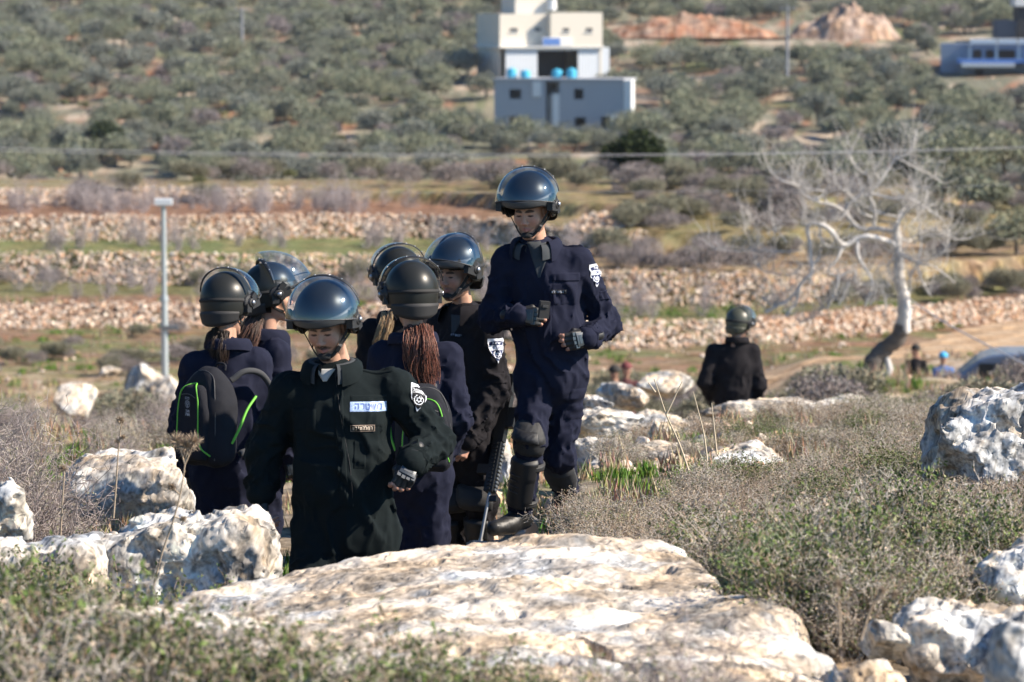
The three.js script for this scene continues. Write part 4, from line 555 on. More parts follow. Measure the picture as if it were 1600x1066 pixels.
{
  const q = new THREE.Quaternion(), Mx = new THREE.Matrix4(), g = new THREE.Group();
  for (const [geo, list] of stuffShrubs) { const I = new THREE.InstancedMesh(geo, leafMat, list.length); list.forEach((s, i) => { q.setFromEuler(new THREE.Euler(s.tx, s.turn, s.tz)); I.setMatrixAt(i, Mx.compose(V(s.x, groundY(s.x, s.d), -s.d), q, V(s.s, s.sy, s.s))); }); I.name = 'scrub_cover'; I.userData.kind = 'stuff'; I.castShadow = I.receiveShadow = true; g.add(I); }
  top(g, 'scrub', 'low thorny scrub covering the slope', null, null, 'stuff');
}
{ // grass: short tufts, and the bare vines of the terraces
  const r = rng(81), blade = (col, n, h) => { const a = new Acc(); for (let k = 0; k < n; k++) { const p = V((r() - 0.5) * 0.12, -0.01, (r() - 0.5) * 0.12), d = V((r() - 0.5) * 0.8, 1, (r() - 0.5) * 0.8).normalize(); a.leaf(p, d, d.clone().cross(dirOf(r)).normalize(), h * (0.5 + r()), 0.004, col.map((x) => x * (0.7 + 0.6 * r()))); } return a.geo(); };
  const tuft = [blade([0.12, 0.2, 0.04], 40, 0.07), blade([0.4, 0.34, 0.2], 30, 0.12)], g = new THREE.Group(), q = new THREE.Quaternion(), Mx = new THREE.Matrix4();
  tuft.forEach((t, k) => { const list = []; for (let n = 0; n < 9000; n++) { const near = n < 5200, d = near ? 13 + 30 * Math.pow(r(), 1.2) : 60 + 60 * r(), px = -100 + 1850 * r(), x = xOf(px, d); if (taken(x, d) || pathDist(x, d) < 2 || fbm(x * (near ? 0.9 : 0.25), d * (near ? 0.9 : 0.3), 15 + k, 2) < 0.12) continue; list.push([x, d, near ? 0.6 + 0.7 * r() : 1.2 + 1.6 * r(), r() * 6]); } const I = new THREE.InstancedMesh(t, leafMat, list.length); list.forEach(([x, d, s, a], i) => I.setMatrixAt(i, Mx.compose(V(x, groundY(x, d), -d), q.setFromAxisAngle(V(0, 1, 0), a), V(s, s, s)))); I.name = k ? 'dry_grass' : 'green_grass'; I.userData.kind = 'stuff'; g.add(I); });
  top(g, 'grass', 'short green and dry grass between stones', null, null, 'stuff');
  const vine = [0, 1].map((k) => shrubGeo(760 + k, { stems: 16, twig: [[0.42, 0.37, 0.36], [0.34, 0.3, 0.3]], leaf: [[0.4, 0.36, 0.33]], dens: 0.05, side: 3, zig: 1, R: 0.5, H: 1.1, thick: 0.006, twigLen: 0.12 }));
  for (let n = 0; n < 130; n++) { const band = [[0, 1], [1, 2], [2, 3], [2, 3]][n % 4], px = -60 + r() * (band[0] === 2 ? 700 : 1250), d = lerp(wallAt[band[0]](px) + 1.2, wallAt[band[1]](px) - 1.2, r()), x = xOf(px, d), m = new THREE.Mesh(vine[n % 2], leafMat); m.position.set(x, groundY(x, d), -d); m.rotation.y = r() * 6; m.scale.setScalar(0.7 + 0.5 * r()); shade(m); top(m, 'bare_vine', 'leafless grey vine on the terraces', 'vine', 'bare vines on the terraces'); }
}
// ---------------------------------------------------------------- dry thistles and stalks
function thistle(stem, d, heads, label) { // stem: [px, py] from the ground up; heads: [px, py, size]
  const r = rng(Math.round(stem[0][0])), g = new THREE.Group(), P = stem.map(([x, y]) => W(x, y, d)), base = P[0].clone(), col = () => { const k = 0.7 + 0.5 * r(); return [0.42 * k, 0.33 * k, 0.24 * k]; }, rel = (p) => p.clone().sub(base), a = new Acc(), c = new THREE.CatmullRomCurve3(P.map(rel)).getPoints(26);
  a.limb(c, c.map((_, i) => lerp(0.0042, 0.0026, i / 26)), col, 5); for (let k = 0; k < 10; k++) { const p = c[4 + Math.floor(r() * 21)], dir = dirOf(r); dir.y = Math.abs(dir.y) * 0.5; a.leaf(p, dir.normalize(), dir.clone().cross(V(0, 1, 0)).normalize(), 0.02 + 0.02 * r(), 0.003, col()); }
  g.position.copy(base); part(g, 'stalk', new THREE.BufferGeometry().copy(a.geo()), leafMat);
  for (const [hx, hy, s, from] of heads) { const h = new Acc(), p = rel(W(hx, hy, d)), f = c[Math.min(26, Math.round((from ?? 1) * 26))], upd = p.clone().sub(f); h.limb([f, f.clone().lerp(p, 0.6).add(V(0.004, 0, 0.004)), p], [0.0028, 0.0024, 0.003], col(), 5); for (let k = 0; k < 170; k++) { const dir = dirOf(r).add(V(0, 0.45, 0)).normalize(), e = p.clone().addScaledVector(dir, s * (0.5 + 0.6 * r())), q = p.clone().addScaledVector(dir, s * 0.15); h.rod(q, e, 0.0016, 0.0004, col(), 3); } for (let k = 0; k < 60; k++) { const dir = dirOf(r); h.leaf(p.clone().addScaledVector(dir, s * 0.15), dir, dir.clone().cross(dirOf(r)).normalize(), s * 0.5, s * 0.07, col()); } part(g, 'flower_head', h.geo(), leafMat); }
  top(shade(g), 'dry_thistle', label, 'thistle');
}
thistle([[238, 925], [252, 868], [270, 815], [282, 770], [290, 718]], 13.7, [[291, 697, 0.045], [302, 690, 0.04, 0.95], [276, 690, 0.04, 0.95], [268, 762, 0.022, 0.72], [286, 812, 0.016, 0.55]], 'tall dry thistle with a spiky head in front of the backpack');
thistle([[177, 810], [181, 760], [184, 715], [188, 672]], 15.2, [[188, 658, 0.025], [183, 690, 0.014, 0.85], [192, 684, 0.014, 0.9]], 'dry thistle with a small head left of the tall one');
thistle([[94, 842], [97, 790], [100, 745]], 15.4, [[98, 733, 0.022]], 'leftmost dry thistle with a dark head');
thistle([[1312, 1010], [1312, 960], [1310, 925]], 10.4, [[1309, 914, 0.018]], 'withered thistle at the lower right beside the slab');
thistle([[1345, 1000], [1362, 950], [1374, 930]], 10.6, [[1378, 924, 0.016], [1398, 930, 0.014, 0.8]], 'forked withered thistle left of the rounded pale rock');
function stalk(list, d, label) { const a = new Acc(), base = W(...list[0][0], d); for (const pts of list) { const c = new THREE.CatmullRomCurve3(pts.map(([x, y]) => W(x, y, d).sub(base))).getPoints(16); a.limb(c, c.map((_, i) => lerp(0.005, 0.0022, i / 16)), [0.55, 0.46, 0.33], 5, 0.1); } const m = new THREE.Mesh(a.geo(), leafMat); m.position.copy(base); shade(m); top(m, 'dry_stalk', label, 'stalk'); }
stalk([[[1076, 735], [1060, 690], [1041, 648], [1030, 615], [1022, 592]], [[1041, 648], [1052, 625], [1066, 596]], [[1024, 613], [1013, 598]]], 17.6, 'forked dry stalk in front of the rocky clearing'); stalk([[[1105, 720], [1100, 680], [1093, 650], [1083, 612]]], 18, 'thin upright dry stalk right of the forked one'); stalk([[[1120, 710], [1116, 670], [1112, 630]]], 18.4, 'shorter thin dry stalk below the distant officer');
// ---------------------------------------------------------------- the vehicle parked beyond the scrub, only its roof in sight
{
  const d = 80, g = new THREE.Group(), paint = phys(0.12, 0.16, 0.24, 0.35, { clearcoat: 0.6 }), dark = std(0.02, 0.025, 0.03, 0.15), p = W(1610, 560, d), gy = groundY(p.x, d);
  const prof = new THREE.Shape(); prof.moveTo(-2.3, 0.35); prof.lineTo(-2.35, 0.8); prof.quadraticCurveTo(-2.3, 1.0, -1.6, 1.05); prof.lineTo(-1.0, 1.55); prof.quadraticCurveTo(-0.8, 1.68, -0.4, 1.7); prof.lineTo(1.9, 1.72); prof.quadraticCurveTo(2.25, 1.68, 2.3, 1.4); prof.lineTo(2.35, 0.4); prof.closePath();
  const b = new THREE.ExtrudeGeometry(prof, { depth: 1.7, bevelEnabled: true, bevelSize: 0.06, bevelThickness: 0.06, bevelSegments: 3 }); b.translate(0, 0, -0.85); part(g, 'body', b, paint);
  for (const s of [0.92, -0.92]) for (const [x0, x1] of [[-1.0, 0], [0.06, 1.0], [1.06, 2.0]]) part(g, 'side_window', boxG(x0, x1, 1.1, 1.55, s - 0.01, s + 0.01), dark);
  for (const x of [-1.5, 1.5]) for (const z of [-0.85, 0.85]) { const w = new THREE.CylinderGeometry(0.34, 0.34, 0.22, 24); w.rotateX(Math.PI / 2); const m = part(g, 'wheel', w, M0()); m.position.set(x, 0.34, z); const h = new THREE.CylinderGeometry(0.2, 0.2, 0.03, 16); h.rotateX(Math.PI / 2); part(m, 'rim', h, std(0.4, 0.4, 0.42, 0.4)).position.z = Math.sign(z) * 0.12; }
  function M0() { return std(0.02, 0.02, 0.02, 0.9); }
  g.position.set(W(1605, 560, d).x, gy, -d); g.rotation.y = -0.12; top(shade(g), 'parked_vehicle', 'blue-grey vehicle half hidden behind the scrub at the right edge', 'vehicle');
}
// ---------------------------------------------------------------- people: joints in 3-D, tapered limbs joined smoothly, clothes with folds
const skinMat = phys(1, 1, 1, 0.55, { vertexColors: true, specularIntensity: 0.5 });
const cloth = (r, g, b) => phys(r, g, b, 0.92, { sheen: 0.25, sheenRoughness: 0.6, sheenColor: new THREE.Color(r * 3, g * 3, b * 3), specularIntensity: 0.25, side: THREE.DoubleSide });
const M = {
  green: cloth(0.0075, 0.0115, 0.0125), navy: cloth(0.0135, 0.0155, 0.031), char: cloth(0.016, 0.0145, 0.0165), shirt: cloth(0.055, 0.06, 0.065), black: std(0.013, 0.013, 0.014, 0.55), rubber: std(0.02, 0.02, 0.021, 0.7), boot: std(0.012, 0.012, 0.012, 0.5),
  shell: phys(0.02, 0.021, 0.019, 0.36, { specularIntensity: 0.6 }), band: std(0.05, 0.05, 0.052, 0.5), strap: std(0.015, 0.015, 0.015, 0.8), metal: std(0.45, 0.45, 0.47, 0.3, { metalness: 0.9 }), plate: phys(0.03, 0.035, 0.04, 0.3, { clearcoat: 0.5, clearcoatRoughness: 0.2 }),
  visor: phys(0.8, 0.86, 0.9, 0.03, { transmission: 1, thickness: 0, ior: 1.95 }), camo: std(0.055, 0.058, 0.04, 0.4), bag: cloth(0.02, 0.021, 0.026), lime: std(0.16, 0.52, 0.05, 0.6), grey: cloth(0.06, 0.062, 0.066), gun: std(0.02, 0.021, 0.022, 0.42, { metalness: 0.3 }), steel: std(0.35, 0.36, 0.37, 0.35, { metalness: 0.8 }),
};
const yawM = (yaw, pitch = 0, roll = 0, p = V(0, 0, 0)) => { const m = new THREE.Matrix4().makeRotationFromEuler(new THREE.Euler(pitch, yaw, roll, 'YXZ')); m.setPosition(p); return m; };
function lathe(list, n = 20) { return new THREE.LatheGeometry(list.map(([x, y]) => new THREE.Vector2(x, y)), n); }
function tubeG(pts, r, seg = 24, sides = 6, closed = false) { return new THREE.TubeGeometry(new THREE.CatmullRomCurve3(pts, closed), seg, r, sides, closed); }
const capsule = (x, y, z, a, b, ra, rb) => { const ux = b.x - a.x, uy = b.y - a.y, uz = b.z - a.z, t = clamp(((x - a.x) * ux + (y - a.y) * uy + (z - a.z) * uz) / (ux * ux + uy * uy + uz * uz + 1e-9), 0, 1); return Math.hypot(x - a.x - ux * t, y - a.y - uy * t, z - a.z - uz * t) - lerp(ra, rb, t); };
const ell = (x, y, z, cx, cy, cz, rx, ry, rz) => { const u = x - cx, v = y - cy, w = z - cz, k0 = Math.hypot(u / rx, v / ry, w / rz), k1 = Math.hypot(u / rx / rx, v / ry / ry, w / rz / rz); return k1 < 1e-6 ? -Math.min(rx, ry, rz) : (k0 * (k0 - 1)) / k1; };

// ---- head, in its own axes: origin between the ears, x to the person's left, z forward
function headField(slim) {
  return (x, y, z) => {
    const X = Math.abs(x); let d = ell(x, y, z, 0, 0.052, -0.012, 0.074, 0.09, 0.096);
    d = smin(d, ell(x, y, z, 0, -0.018, 0.034, 0.06 * slim, 0.088, 0.058), 0.03);
    d = smin(d, capsule(X, y, z, V(0.05 * slim, -0.05, 0.0), V(0.012, -0.098, 0.068), 0.022, 0.02), 0.025);
    d = smin(d, ell(x, y, z, 0, -0.1, 0.074, 0.02, 0.016, 0.018), 0.016);
    d = smin(d, ell(X, y, z, 0.04, -0.012, 0.062, 0.024, 0.026, 0.024), 0.03);
    d = smin(d, capsule(X, y, z, V(0.006, 0.03, 0.088), V(0.042, 0.03, 0.07), 0.01, 0.008), 0.016);
    d = smax(d, -ell(X, y, z, 0.03, 0.012, 0.102, 0.019, 0.011, 0.018), 0.012);
    d = smin(d, ell(X, y, z, 0.031, 0.012, 0.075, 0.0135, 0.0125, 0.0125), 0.004);
    d = smin(d, capsule(x, y, z, V(0, 0.022, 0.088), V(0, -0.018, 0.107), 0.0075, 0.011), 0.01);
    d = smin(d, ell(x, y, z, 0, -0.022, 0.109, 0.011, 0.01, 0.011), 0.006); d = smin(d, ell(X, y, z, 0.013, -0.027, 0.099, 0.008, 0.0075, 0.01), 0.006);
    d = smax(d, -ell(X, y, z, 0.007, -0.034, 0.106, 0.004, 0.004, 0.006), 0.003);
    d = smin(d, capsule(X, y, z, V(0, -0.055, 0.093), V(0.021, -0.058, 0.081), 0.0062, 0.003), 0.006); d = smin(d, capsule(X, y, z, V(0, -0.066, 0.091), V(0.017, -0.064, 0.082), 0.0072, 0.003), 0.006);
    d = smax(d, -capsule(X, y, z, V(0, -0.0605, 0.1), V(0.022, -0.061, 0.087), 0.002, 0.0015), 0.003);
    const ear = ell(X, y, z, 0.075, -0.004, -0.006, 0.011, 0.033, 0.02); d = smin(d, smax(ear, -ell(X, y, z, 0.087, -0.002, 0, 0.008, 0.02, 0.011), 0.005), 0.008);
    d = smin(d, capsule(x, y, z, V(0, -0.05, -0.018), V(0, -0.21, -0.045), 0.05 * slim, 0.056 * slim), 0.03);
    return d;
  };
}
const headCache = {};
function headGeo(slim, beard, tone) {
  const key = slim; if (!headCache[key]) headCache[key] = nets(headField(slim), V(-0.105, -0.2, -0.13), V(0.105, 0.155, 0.14), 0.0034, 0.012);
  const g = headCache[key].clone(), skin = [0.47 * tone, 0.27 * tone, 0.19 * tone], hairc = [0.022, 0.016, 0.013];
  colored(g, (x, y, z) => {
    const X = Math.abs(x), n = fbm(x * 60, y * 60, z * 60, 2); let c = skin.map((t) => t * (1 + 0.1 * n + 0.06 * fbm(x * 18, y * 18, z * 18, 2)));
    c = mix3(c, [0.5 * tone, 0.2 * tone, 0.15 * tone], 0.35 * ss(0.035, 0.01, Math.hypot(X - 0.04, y + 0.018, z - 0.08)) + 0.4 * ss(0.018, 0.006, Math.hypot(x, y + 0.022, z - 0.115)));
    const lip = z > 0.078 ? ss(1.25, 0.85, Math.hypot(X / 0.022, (y + 0.0605) / 0.011)) : 0; c = mix3(c, [0.36 * tone, 0.14 * tone, 0.12 * tone], 0.8 * lip);
    const brow = z > 0.05 ? ss(1.2, 0.8, Math.hypot((X - 0.029) / 0.022, (y - 0.031 - 0.004 * Math.sin(X * 60)) / 0.0078)) : 0; c = mix3(c, hairc, 0.9 * brow);
    const lash = z > 0.074 ? ss(1.2, 0.8, Math.hypot((X - 0.031) / 0.0155, (y - 0.0095) / 0.0046)) : 0; c = mix3(c, [0.03, 0.02, 0.018], 0.9 * lash);
    const mous = z > 0.07 ? ss(1.25, 0.8, Math.hypot(X / 0.034, (y + 0.046 + X * 0.15) / 0.0095)) : 0, chin = ss(1.2, 0.75, Math.hypot(X / 0.024, (y + 0.098) / 0.022)) * ss(0.03, 0.06, z), jaw = ss(-0.045, -0.07, y) * ss(-0.03, 0.0, z) * ss(-0.135, -0.115, y) * (1 - lip), side = ss(0.04, 0.055, X) * ss(0.03, 0.02, z) * ss(-0.02, 0.0, z) * ss(-0.07, -0.03, y) * ss(0.04, 0.02, y);
    c = mix3(c, hairc, clamp((beard * (1.15 * mous + 1.1 * chin) + (0.28 + 0.42 * beard) * jaw * (beard > 0 ? 1 : 0) + 0.7 * beard * side) * (0.8 + 0.5 * n), 0, 0.95));
    if (y > 0.045 && z < 0.085 || (z < -0.02 && y > -0.06 && X < 0.07)) c = hairc;
    return c;
  });
  return g;
}
// ---- hand, in its own axes: origin at the wrist, x along the fingers, y out of the back of the hand, z to the thumb
const FIST = [[1.0, 1.35, 0.8], [1.05, 1.4, 0.8], [1.1, 1.4, 0.85], [1.15, 1.4, 0.85]], LOOSE = [[0.35, 0.7, 0.4], [0.45, 0.8, 0.45], [0.5, 0.9, 0.5], [0.55, 0.9, 0.5]], GRIP = [[0.55, 1.15, 0.6], [0.6, 1.2, 0.65], [0.65, 1.25, 0.65], [0.7, 1.25, 0.7]];
function handGeo(curl, cell = 0.0034) {
  const bones = [], prox = [];
  curl.forEach((c, i) => { const s = [0.95, 1.04, 1, 0.8][i], r = [0.0092, 0.0095, 0.009, 0.008][i]; let p = V(0.088 - [0.003, 0, 0.003, 0.01][i], 0.002, 0.031 - 0.0205 * i), a = 0; [0.043, 0.027, 0.022].forEach((len, k) => { a += c[k]; const q = p.clone().add(V(Math.cos(a) * len * s, -Math.sin(a) * len * s, (1.5 - i) * 0.0015)); bones.push([p, q, r * (1 - 0.06 * k), r * (0.96 - 0.09 * k)]); if (!k) prox.push([p, p.clone().lerp(q, 0.72), r + 0.0026, r + 0.0022]); p = q; }); });
  const tight = curl[0][0] > 0.5, T = tight ? [V(0.02, -0.008, 0.032), V(0.052, -0.022, 0.046), V(0.075, -0.034, 0.03), V(0.088, -0.042, 0.012)] : [V(0.02, -0.008, 0.034), V(0.05, -0.018, 0.058), V(0.074, -0.026, 0.066), V(0.096, -0.034, 0.064)];
  for (let k = 0; k < 3; k++) { bones.push([T[k], T[k + 1], 0.0125 - 0.0018 * k, 0.0112 - 0.0018 * k]); if (k < 2) prox.push([T[k], T[k + 1], 0.0145 - 0.0018 * k, 0.013 - 0.0018 * k]); }
  const palm = (x, y, z, e) => { const u = Math.abs(x - 0.046) - 0.034, v = Math.abs(y + 0.002) - 0.0035, w = Math.abs(z - 0.001) - (0.026 + 0.006 * clamp(x / 0.09, 0, 1)); return smin(Math.hypot(Math.max(u, 0), Math.max(v, 0), Math.max(w, 0)) + Math.min(Math.max(u, v, w), 0) - 0.012 - e, capsule(x, y, z, V(-0.07, 0, 0), V(0.015, 0, 0), 0.027 + e, 0.025 + e), 0.02); };
  const make = (list, e) => nets((x, y, z) => { let d = palm(x, y, z, e); for (const [p, q, a, b] of list) d = smin(d, capsule(x, y, z, p, q, a, b), 0.007); return d; }, V(-0.1, -0.095, -0.06), V(0.19, 0.04, 0.09), cell, 0.01);
  const skin = colored(make(bones, -0.003), (x, y, z) => { const n = 1 + 0.12 * fbm(x * 70, y * 70, z * 70, 2); return [0.47 * n, 0.25 * n, 0.18 * n]; }), glove = make(prox, 0.0022), plates = [];
  const pl = new THREE.BoxGeometry(0.05, 0.01, 0.058, 6, 1, 6); for (let i = 0; i < pl.attributes.position.count; i++) { const p = pl.attributes.position, z = p.getZ(i), x = p.getX(i); p.setY(i, p.getY(i) - z * z * 3.5 - x * x * 2 + 0.002); p.setZ(i, z * (1 - 0.18 * (x / 0.05 + 0.5) * -1)); } pl.translate(0.05, 0.021, 0.001); plates.push(pl.toNonIndexed());
  for (let i = 0; i < 4; i++) { const k = new THREE.BoxGeometry(0.02, 0.011, 0.0155, 2, 1, 2); k.translate(0.085 - [0.003, 0, 0.003, 0.01][i], 0.0155, 0.031 - 0.0205 * i); plates.push(k.toNonIndexed()); const s = new THREE.BoxGeometry(0.012, 0.004, 0.04); if (i < 2) { s.translate(0.035 + 0.022 * i, 0.0265, 0.001); plates.push(s.toNonIndexed()); } }
  const plate = mergeGeometries(plates); plate.computeVertexNormals();
  return { skin, glove, plate };
}
const hands = { fist: handGeo(FIST), loose: handGeo(LOOSE), grip: handGeo(GRIP) };
function flipped(g, m) { const q = g.clone().applyMatrix4(m); if (m.determinant() < 0) { const i = q.index; if (i) for (let k = 0; k < i.count; k += 3) { const t = i.getX(k); i.setX(k, i.getX(k + 1)); i.setX(k + 1, t); } else { const p = q.attributes.position; for (let k = 0; k < p.count; k += 3) for (const a of Object.values(q.attributes)) for (let c = 0; c < a.itemSize; c++) { const t = a.getComponent(k, c); a.setComponent(k, c, a.getComponent(k + 1, c)); a.setComponent(k + 1, c, t); } } q.computeVertexNormals(); } return q; }
function handM(wrist, dir, dorsal, sgn, scale = 1.05) { const x = dir.clone().normalize(), y = dorsal.clone().addScaledVector(x, -dorsal.dot(x)).normalize(), z = x.clone().cross(y).multiplyScalar(sgn); return new THREE.Matrix4().makeBasis(x.multiplyScalar(scale), y.multiplyScalar(scale), z.multiplyScalar(scale)).setPosition(wrist); }

// ---- helmet, in the head's axes
const helmetGeo = (() => {
  const R = [0.137, 0.148, 0.158], cy = 0.052, low = (deg) => 95 + 37 * ss(56, 88, deg) + 8 * ss(95, 150, deg), P = (az, th, k = 1) => { const s = Math.sin(th), q = th > Math.PI / 2 ? Math.pow(s, 0.35) : s; return V(R[0] * k * q * Math.sin(az), cy + R[1] * (th > Math.PI / 2 ? 1.05 : 1) * k * Math.cos(th), R[2] * k * q * Math.cos(az) - 0.006); };
  const shell = gridGeo(72, 36, (u, v) => { const az = u * 2 * Math.PI, deg = Math.abs(((u * 360 + 180) % 360) - 180), out = v < 0.72, t = out ? v / 0.72 : 1 - ((v - 0.72) / 0.28) * 0.6, th = Math.max(0.001, (low(deg) * t * Math.PI) / 180); return P(az, th, out ? 1 : 0.93); });
  const band = gridGeo(48, 10, (u, v) => { const az = (u * 2 - 1) * 1.5, e = Math.min(1, 12 * Math.min(u, 1 - u)), k = v < 0.05 || v > 0.95 ? 0.985 : 1.03 + 0.014 * Math.sin(v * 3.14); const lowY = 0.036 + 0.012 * Math.cos(az) - 0.03 * ss(0.8, 1.4, Math.abs(az)), hiY = 0.098 - 0.012 * Math.cos(az), y = lerp(hiY, lowY, v), c = (y - cy) / R[1], s = y > cy ? Math.sqrt(Math.max(0, 1 - c * c)) : 1; return V(R[0] * s * Math.sin(az) * lerp(1, k, e), y, R[2] * s * Math.cos(az) * lerp(1, k, e) - 0.006); });
  const H = V(0, 0.028, -0.004), vis = (al, ph, k = 1) => { const r = 0.196 * k * Math.pow(Math.cos(al), 0.7), up = ph; return V(0.167 * k * Math.sin(al), H.y + r * Math.sin(up) * 0.99, H.z + r * Math.cos(up)); };
  const A = 1.36, P0 = 0.38, P1 = 1.78, visor = gridGeo(48, 30, (u, v) => vis((u * 2 - 1) * A, lerp(P0, P1, v)));
  const flip = visor.index; for (let k = 0; k < flip.count; k += 3) { const t = flip.getX(k); flip.setX(k, flip.getX(k + 1)); flip.setX(k + 1, t); } visor.computeVertexNormals();
  const frame = gridGeo(40, 8, (u, v) => { const al = (u * 2 - 1) * A, w = v * 2 * Math.PI; return vis(al, P1 + 0.075 * Math.cos(w), 1 + 0.018 * Math.sin(w)); }), rim = tubeG(Array.from({ length: 25 }, (_, k) => vis((k / 12 - 1) * A, P0)), 0.0032, 48, 6);
  const rivets = mergeGeometries([-0.9, -0.55, -0.2, 0.2, 0.55, 0.9].map((al) => { const s = new THREE.SphereGeometry(0.004, 8, 6), p = vis(al, P1, 1.02); s.translate(p.x, p.y, p.z); return s; }));
  const hinge = (s) => { const g = lathe([[0, 0], [0.046, 0], [0.048, 0.008], [0.044, 0.016], [0.03, 0.02], [0.024, 0.032], [0.018, 0.034], [0, 0.034]], 18); g.rotateZ(-Math.PI / 2); g.scale(1, 0.95, 1.1); g.translate(0.128, H.y, H.z + 0.012); const b = new THREE.BoxGeometry(0.03, 0.05, 0.075, 2, 2, 2); b.rotateX(-0.35); b.translate(0.141, H.y + 0.002, 0.045); const c = new THREE.BoxGeometry(0.016, 0.03, 0.05); c.rotateX(-0.8); c.translate(0.15, H.y + 0.04, 0.03); const e = new THREE.BoxGeometry(0.03, 0.045, 0.04); e.translate(0.138, H.y - 0.03, -0.012); const m = mergeGeometries([g, b, c, e].map((q) => q.toNonIndexed())); return s < 0 ? flipped(m, new THREE.Matrix4().makeScale(-1, 1, 1)) : m; };
  const knob = (s) => { const g = lathe([[0, 0], [0.012, 0], [0.013, 0.006], [0.009, 0.011], [0, 0.012]], 14); g.rotateZ(s > 0 ? -Math.PI / 2 : Math.PI / 2); g.translate(s * 0.161, H.y, H.z + 0.012); return g; };
  const ribbon = (pts, wx, n = 24) => { const c = new THREE.CatmullRomCurve3(pts); return gridGeo(8, n, (u, v) => { const p = c.getPoint(v), t = c.getTangent(v), o = V(p.x, p.y * 0.25, p.z).normalize(), side = t.clone().cross(o).normalize(), w = u * 2 * Math.PI; return p.addScaledVector(side, wx * Math.cos(w)).addScaledVector(o, 0.0025 * Math.sin(w)); }); };
  const strap = mergeGeometries([1, -1].map((s) => ribbon([V(s * 0.112, 0.0, 0.03), V(s * 0.082, -0.05, 0.048), V(s * 0.058, -0.088, 0.066), V(s * 0.03, -0.116, 0.085), V(0, -0.123, 0.094)], 0.009)).concat([1, -1].map((s) => ribbon([V(s * 0.112, -0.02, -0.04), V(s * 0.088, -0.055, -0.005), V(s * 0.064, -0.084, 0.05)], 0.008))));
  const cup = new THREE.SphereGeometry(1, 16, 10); cup.scale(0.032, 0.013, 0.022); cup.rotateX(0.5); cup.translate(0, -0.112, 0.088); const buckle = mergeGeometries([1].map((s) => { const b = new THREE.BoxGeometry(0.016, 0.034, 0.02, 2, 2, 2); b.rotateZ(-0.6); b.translate(s * 0.066, -0.083, 0.066); return b; }));
  const guard = gridGeo(30, 8, (u, v) => { const az = Math.PI + (u * 2 - 1) * 1.15, k = v < 0.12 || v > 0.88 ? 0.95 : 1.03; return V(R[0] * k * Math.sin(az) * (1 - 0.1 * v), lerp(-0.02, -0.105, v) + 0.03 * (u * 2 - 1) ** 2 * v, R[2] * k * Math.cos(az) * (1 - 0.12 * v) - 0.006); });
  const rear = gridGeo(36, 6, (u, v) => { const az = Math.PI + (u * 2 - 1) * 1.5, k = v < 0.2 || v > 0.8 ? 1.0 : 1.035, y = lerp(0.052, 0.026, v); return V(R[0] * k * Math.sin(az), y, R[2] * k * Math.cos(az) - 0.006); });
  return { shell, band, visor, frame, rim, rivets, hingeL: hinge(1), hingeR: hinge(-1), knobL: knob(1), knobR: knob(-1), strap, cup, buckle, guard, rear };
})();
function helmet(parent, mat4, o = {}) {
  const h = new THREE.Group(); h.name = 'helmet'; parent.add(h); h.applyMatrix4(mat4); h.translateY(0.02); h.scale.setScalar(0.97); const G = helmetGeo;
  part(h, 'shell', G.shell, o.shell ?? M.shell); part(h, 'brow_band', G.band, M.band); const vs = o.visor ?? 1; part(h, 'visor', G.visor, M.visor).scale.set(1, 1 + (vs - 1) * 0.6, vs); part(h, 'visor_frame', G.frame, M.black); part(h, 'visor_rim', G.rim, M.band).scale.set(1, 1 + (vs - 1) * 0.6, vs); part(h, 'rivets', G.rivets, M.metal);
  part(h, 'hinge', G.hingeL, M.black); part(h, 'hinge', G.hingeR, M.black); part(h, 'hinge_knob', G.knobL, M.metal); part(h, 'hinge_knob', G.knobR, M.metal); part(h, 'neck_guard', G.guard, o.shell ? M.camo : M.rubber); part(h, 'rear_strap', G.rear, M.strap);
  part(h, 'chin_strap', G.strap, M.strap); part(h, 'chin_cup', G.cup, M.strap); part(h, 'buckle', G.buckle, M.band);
  return h;
}

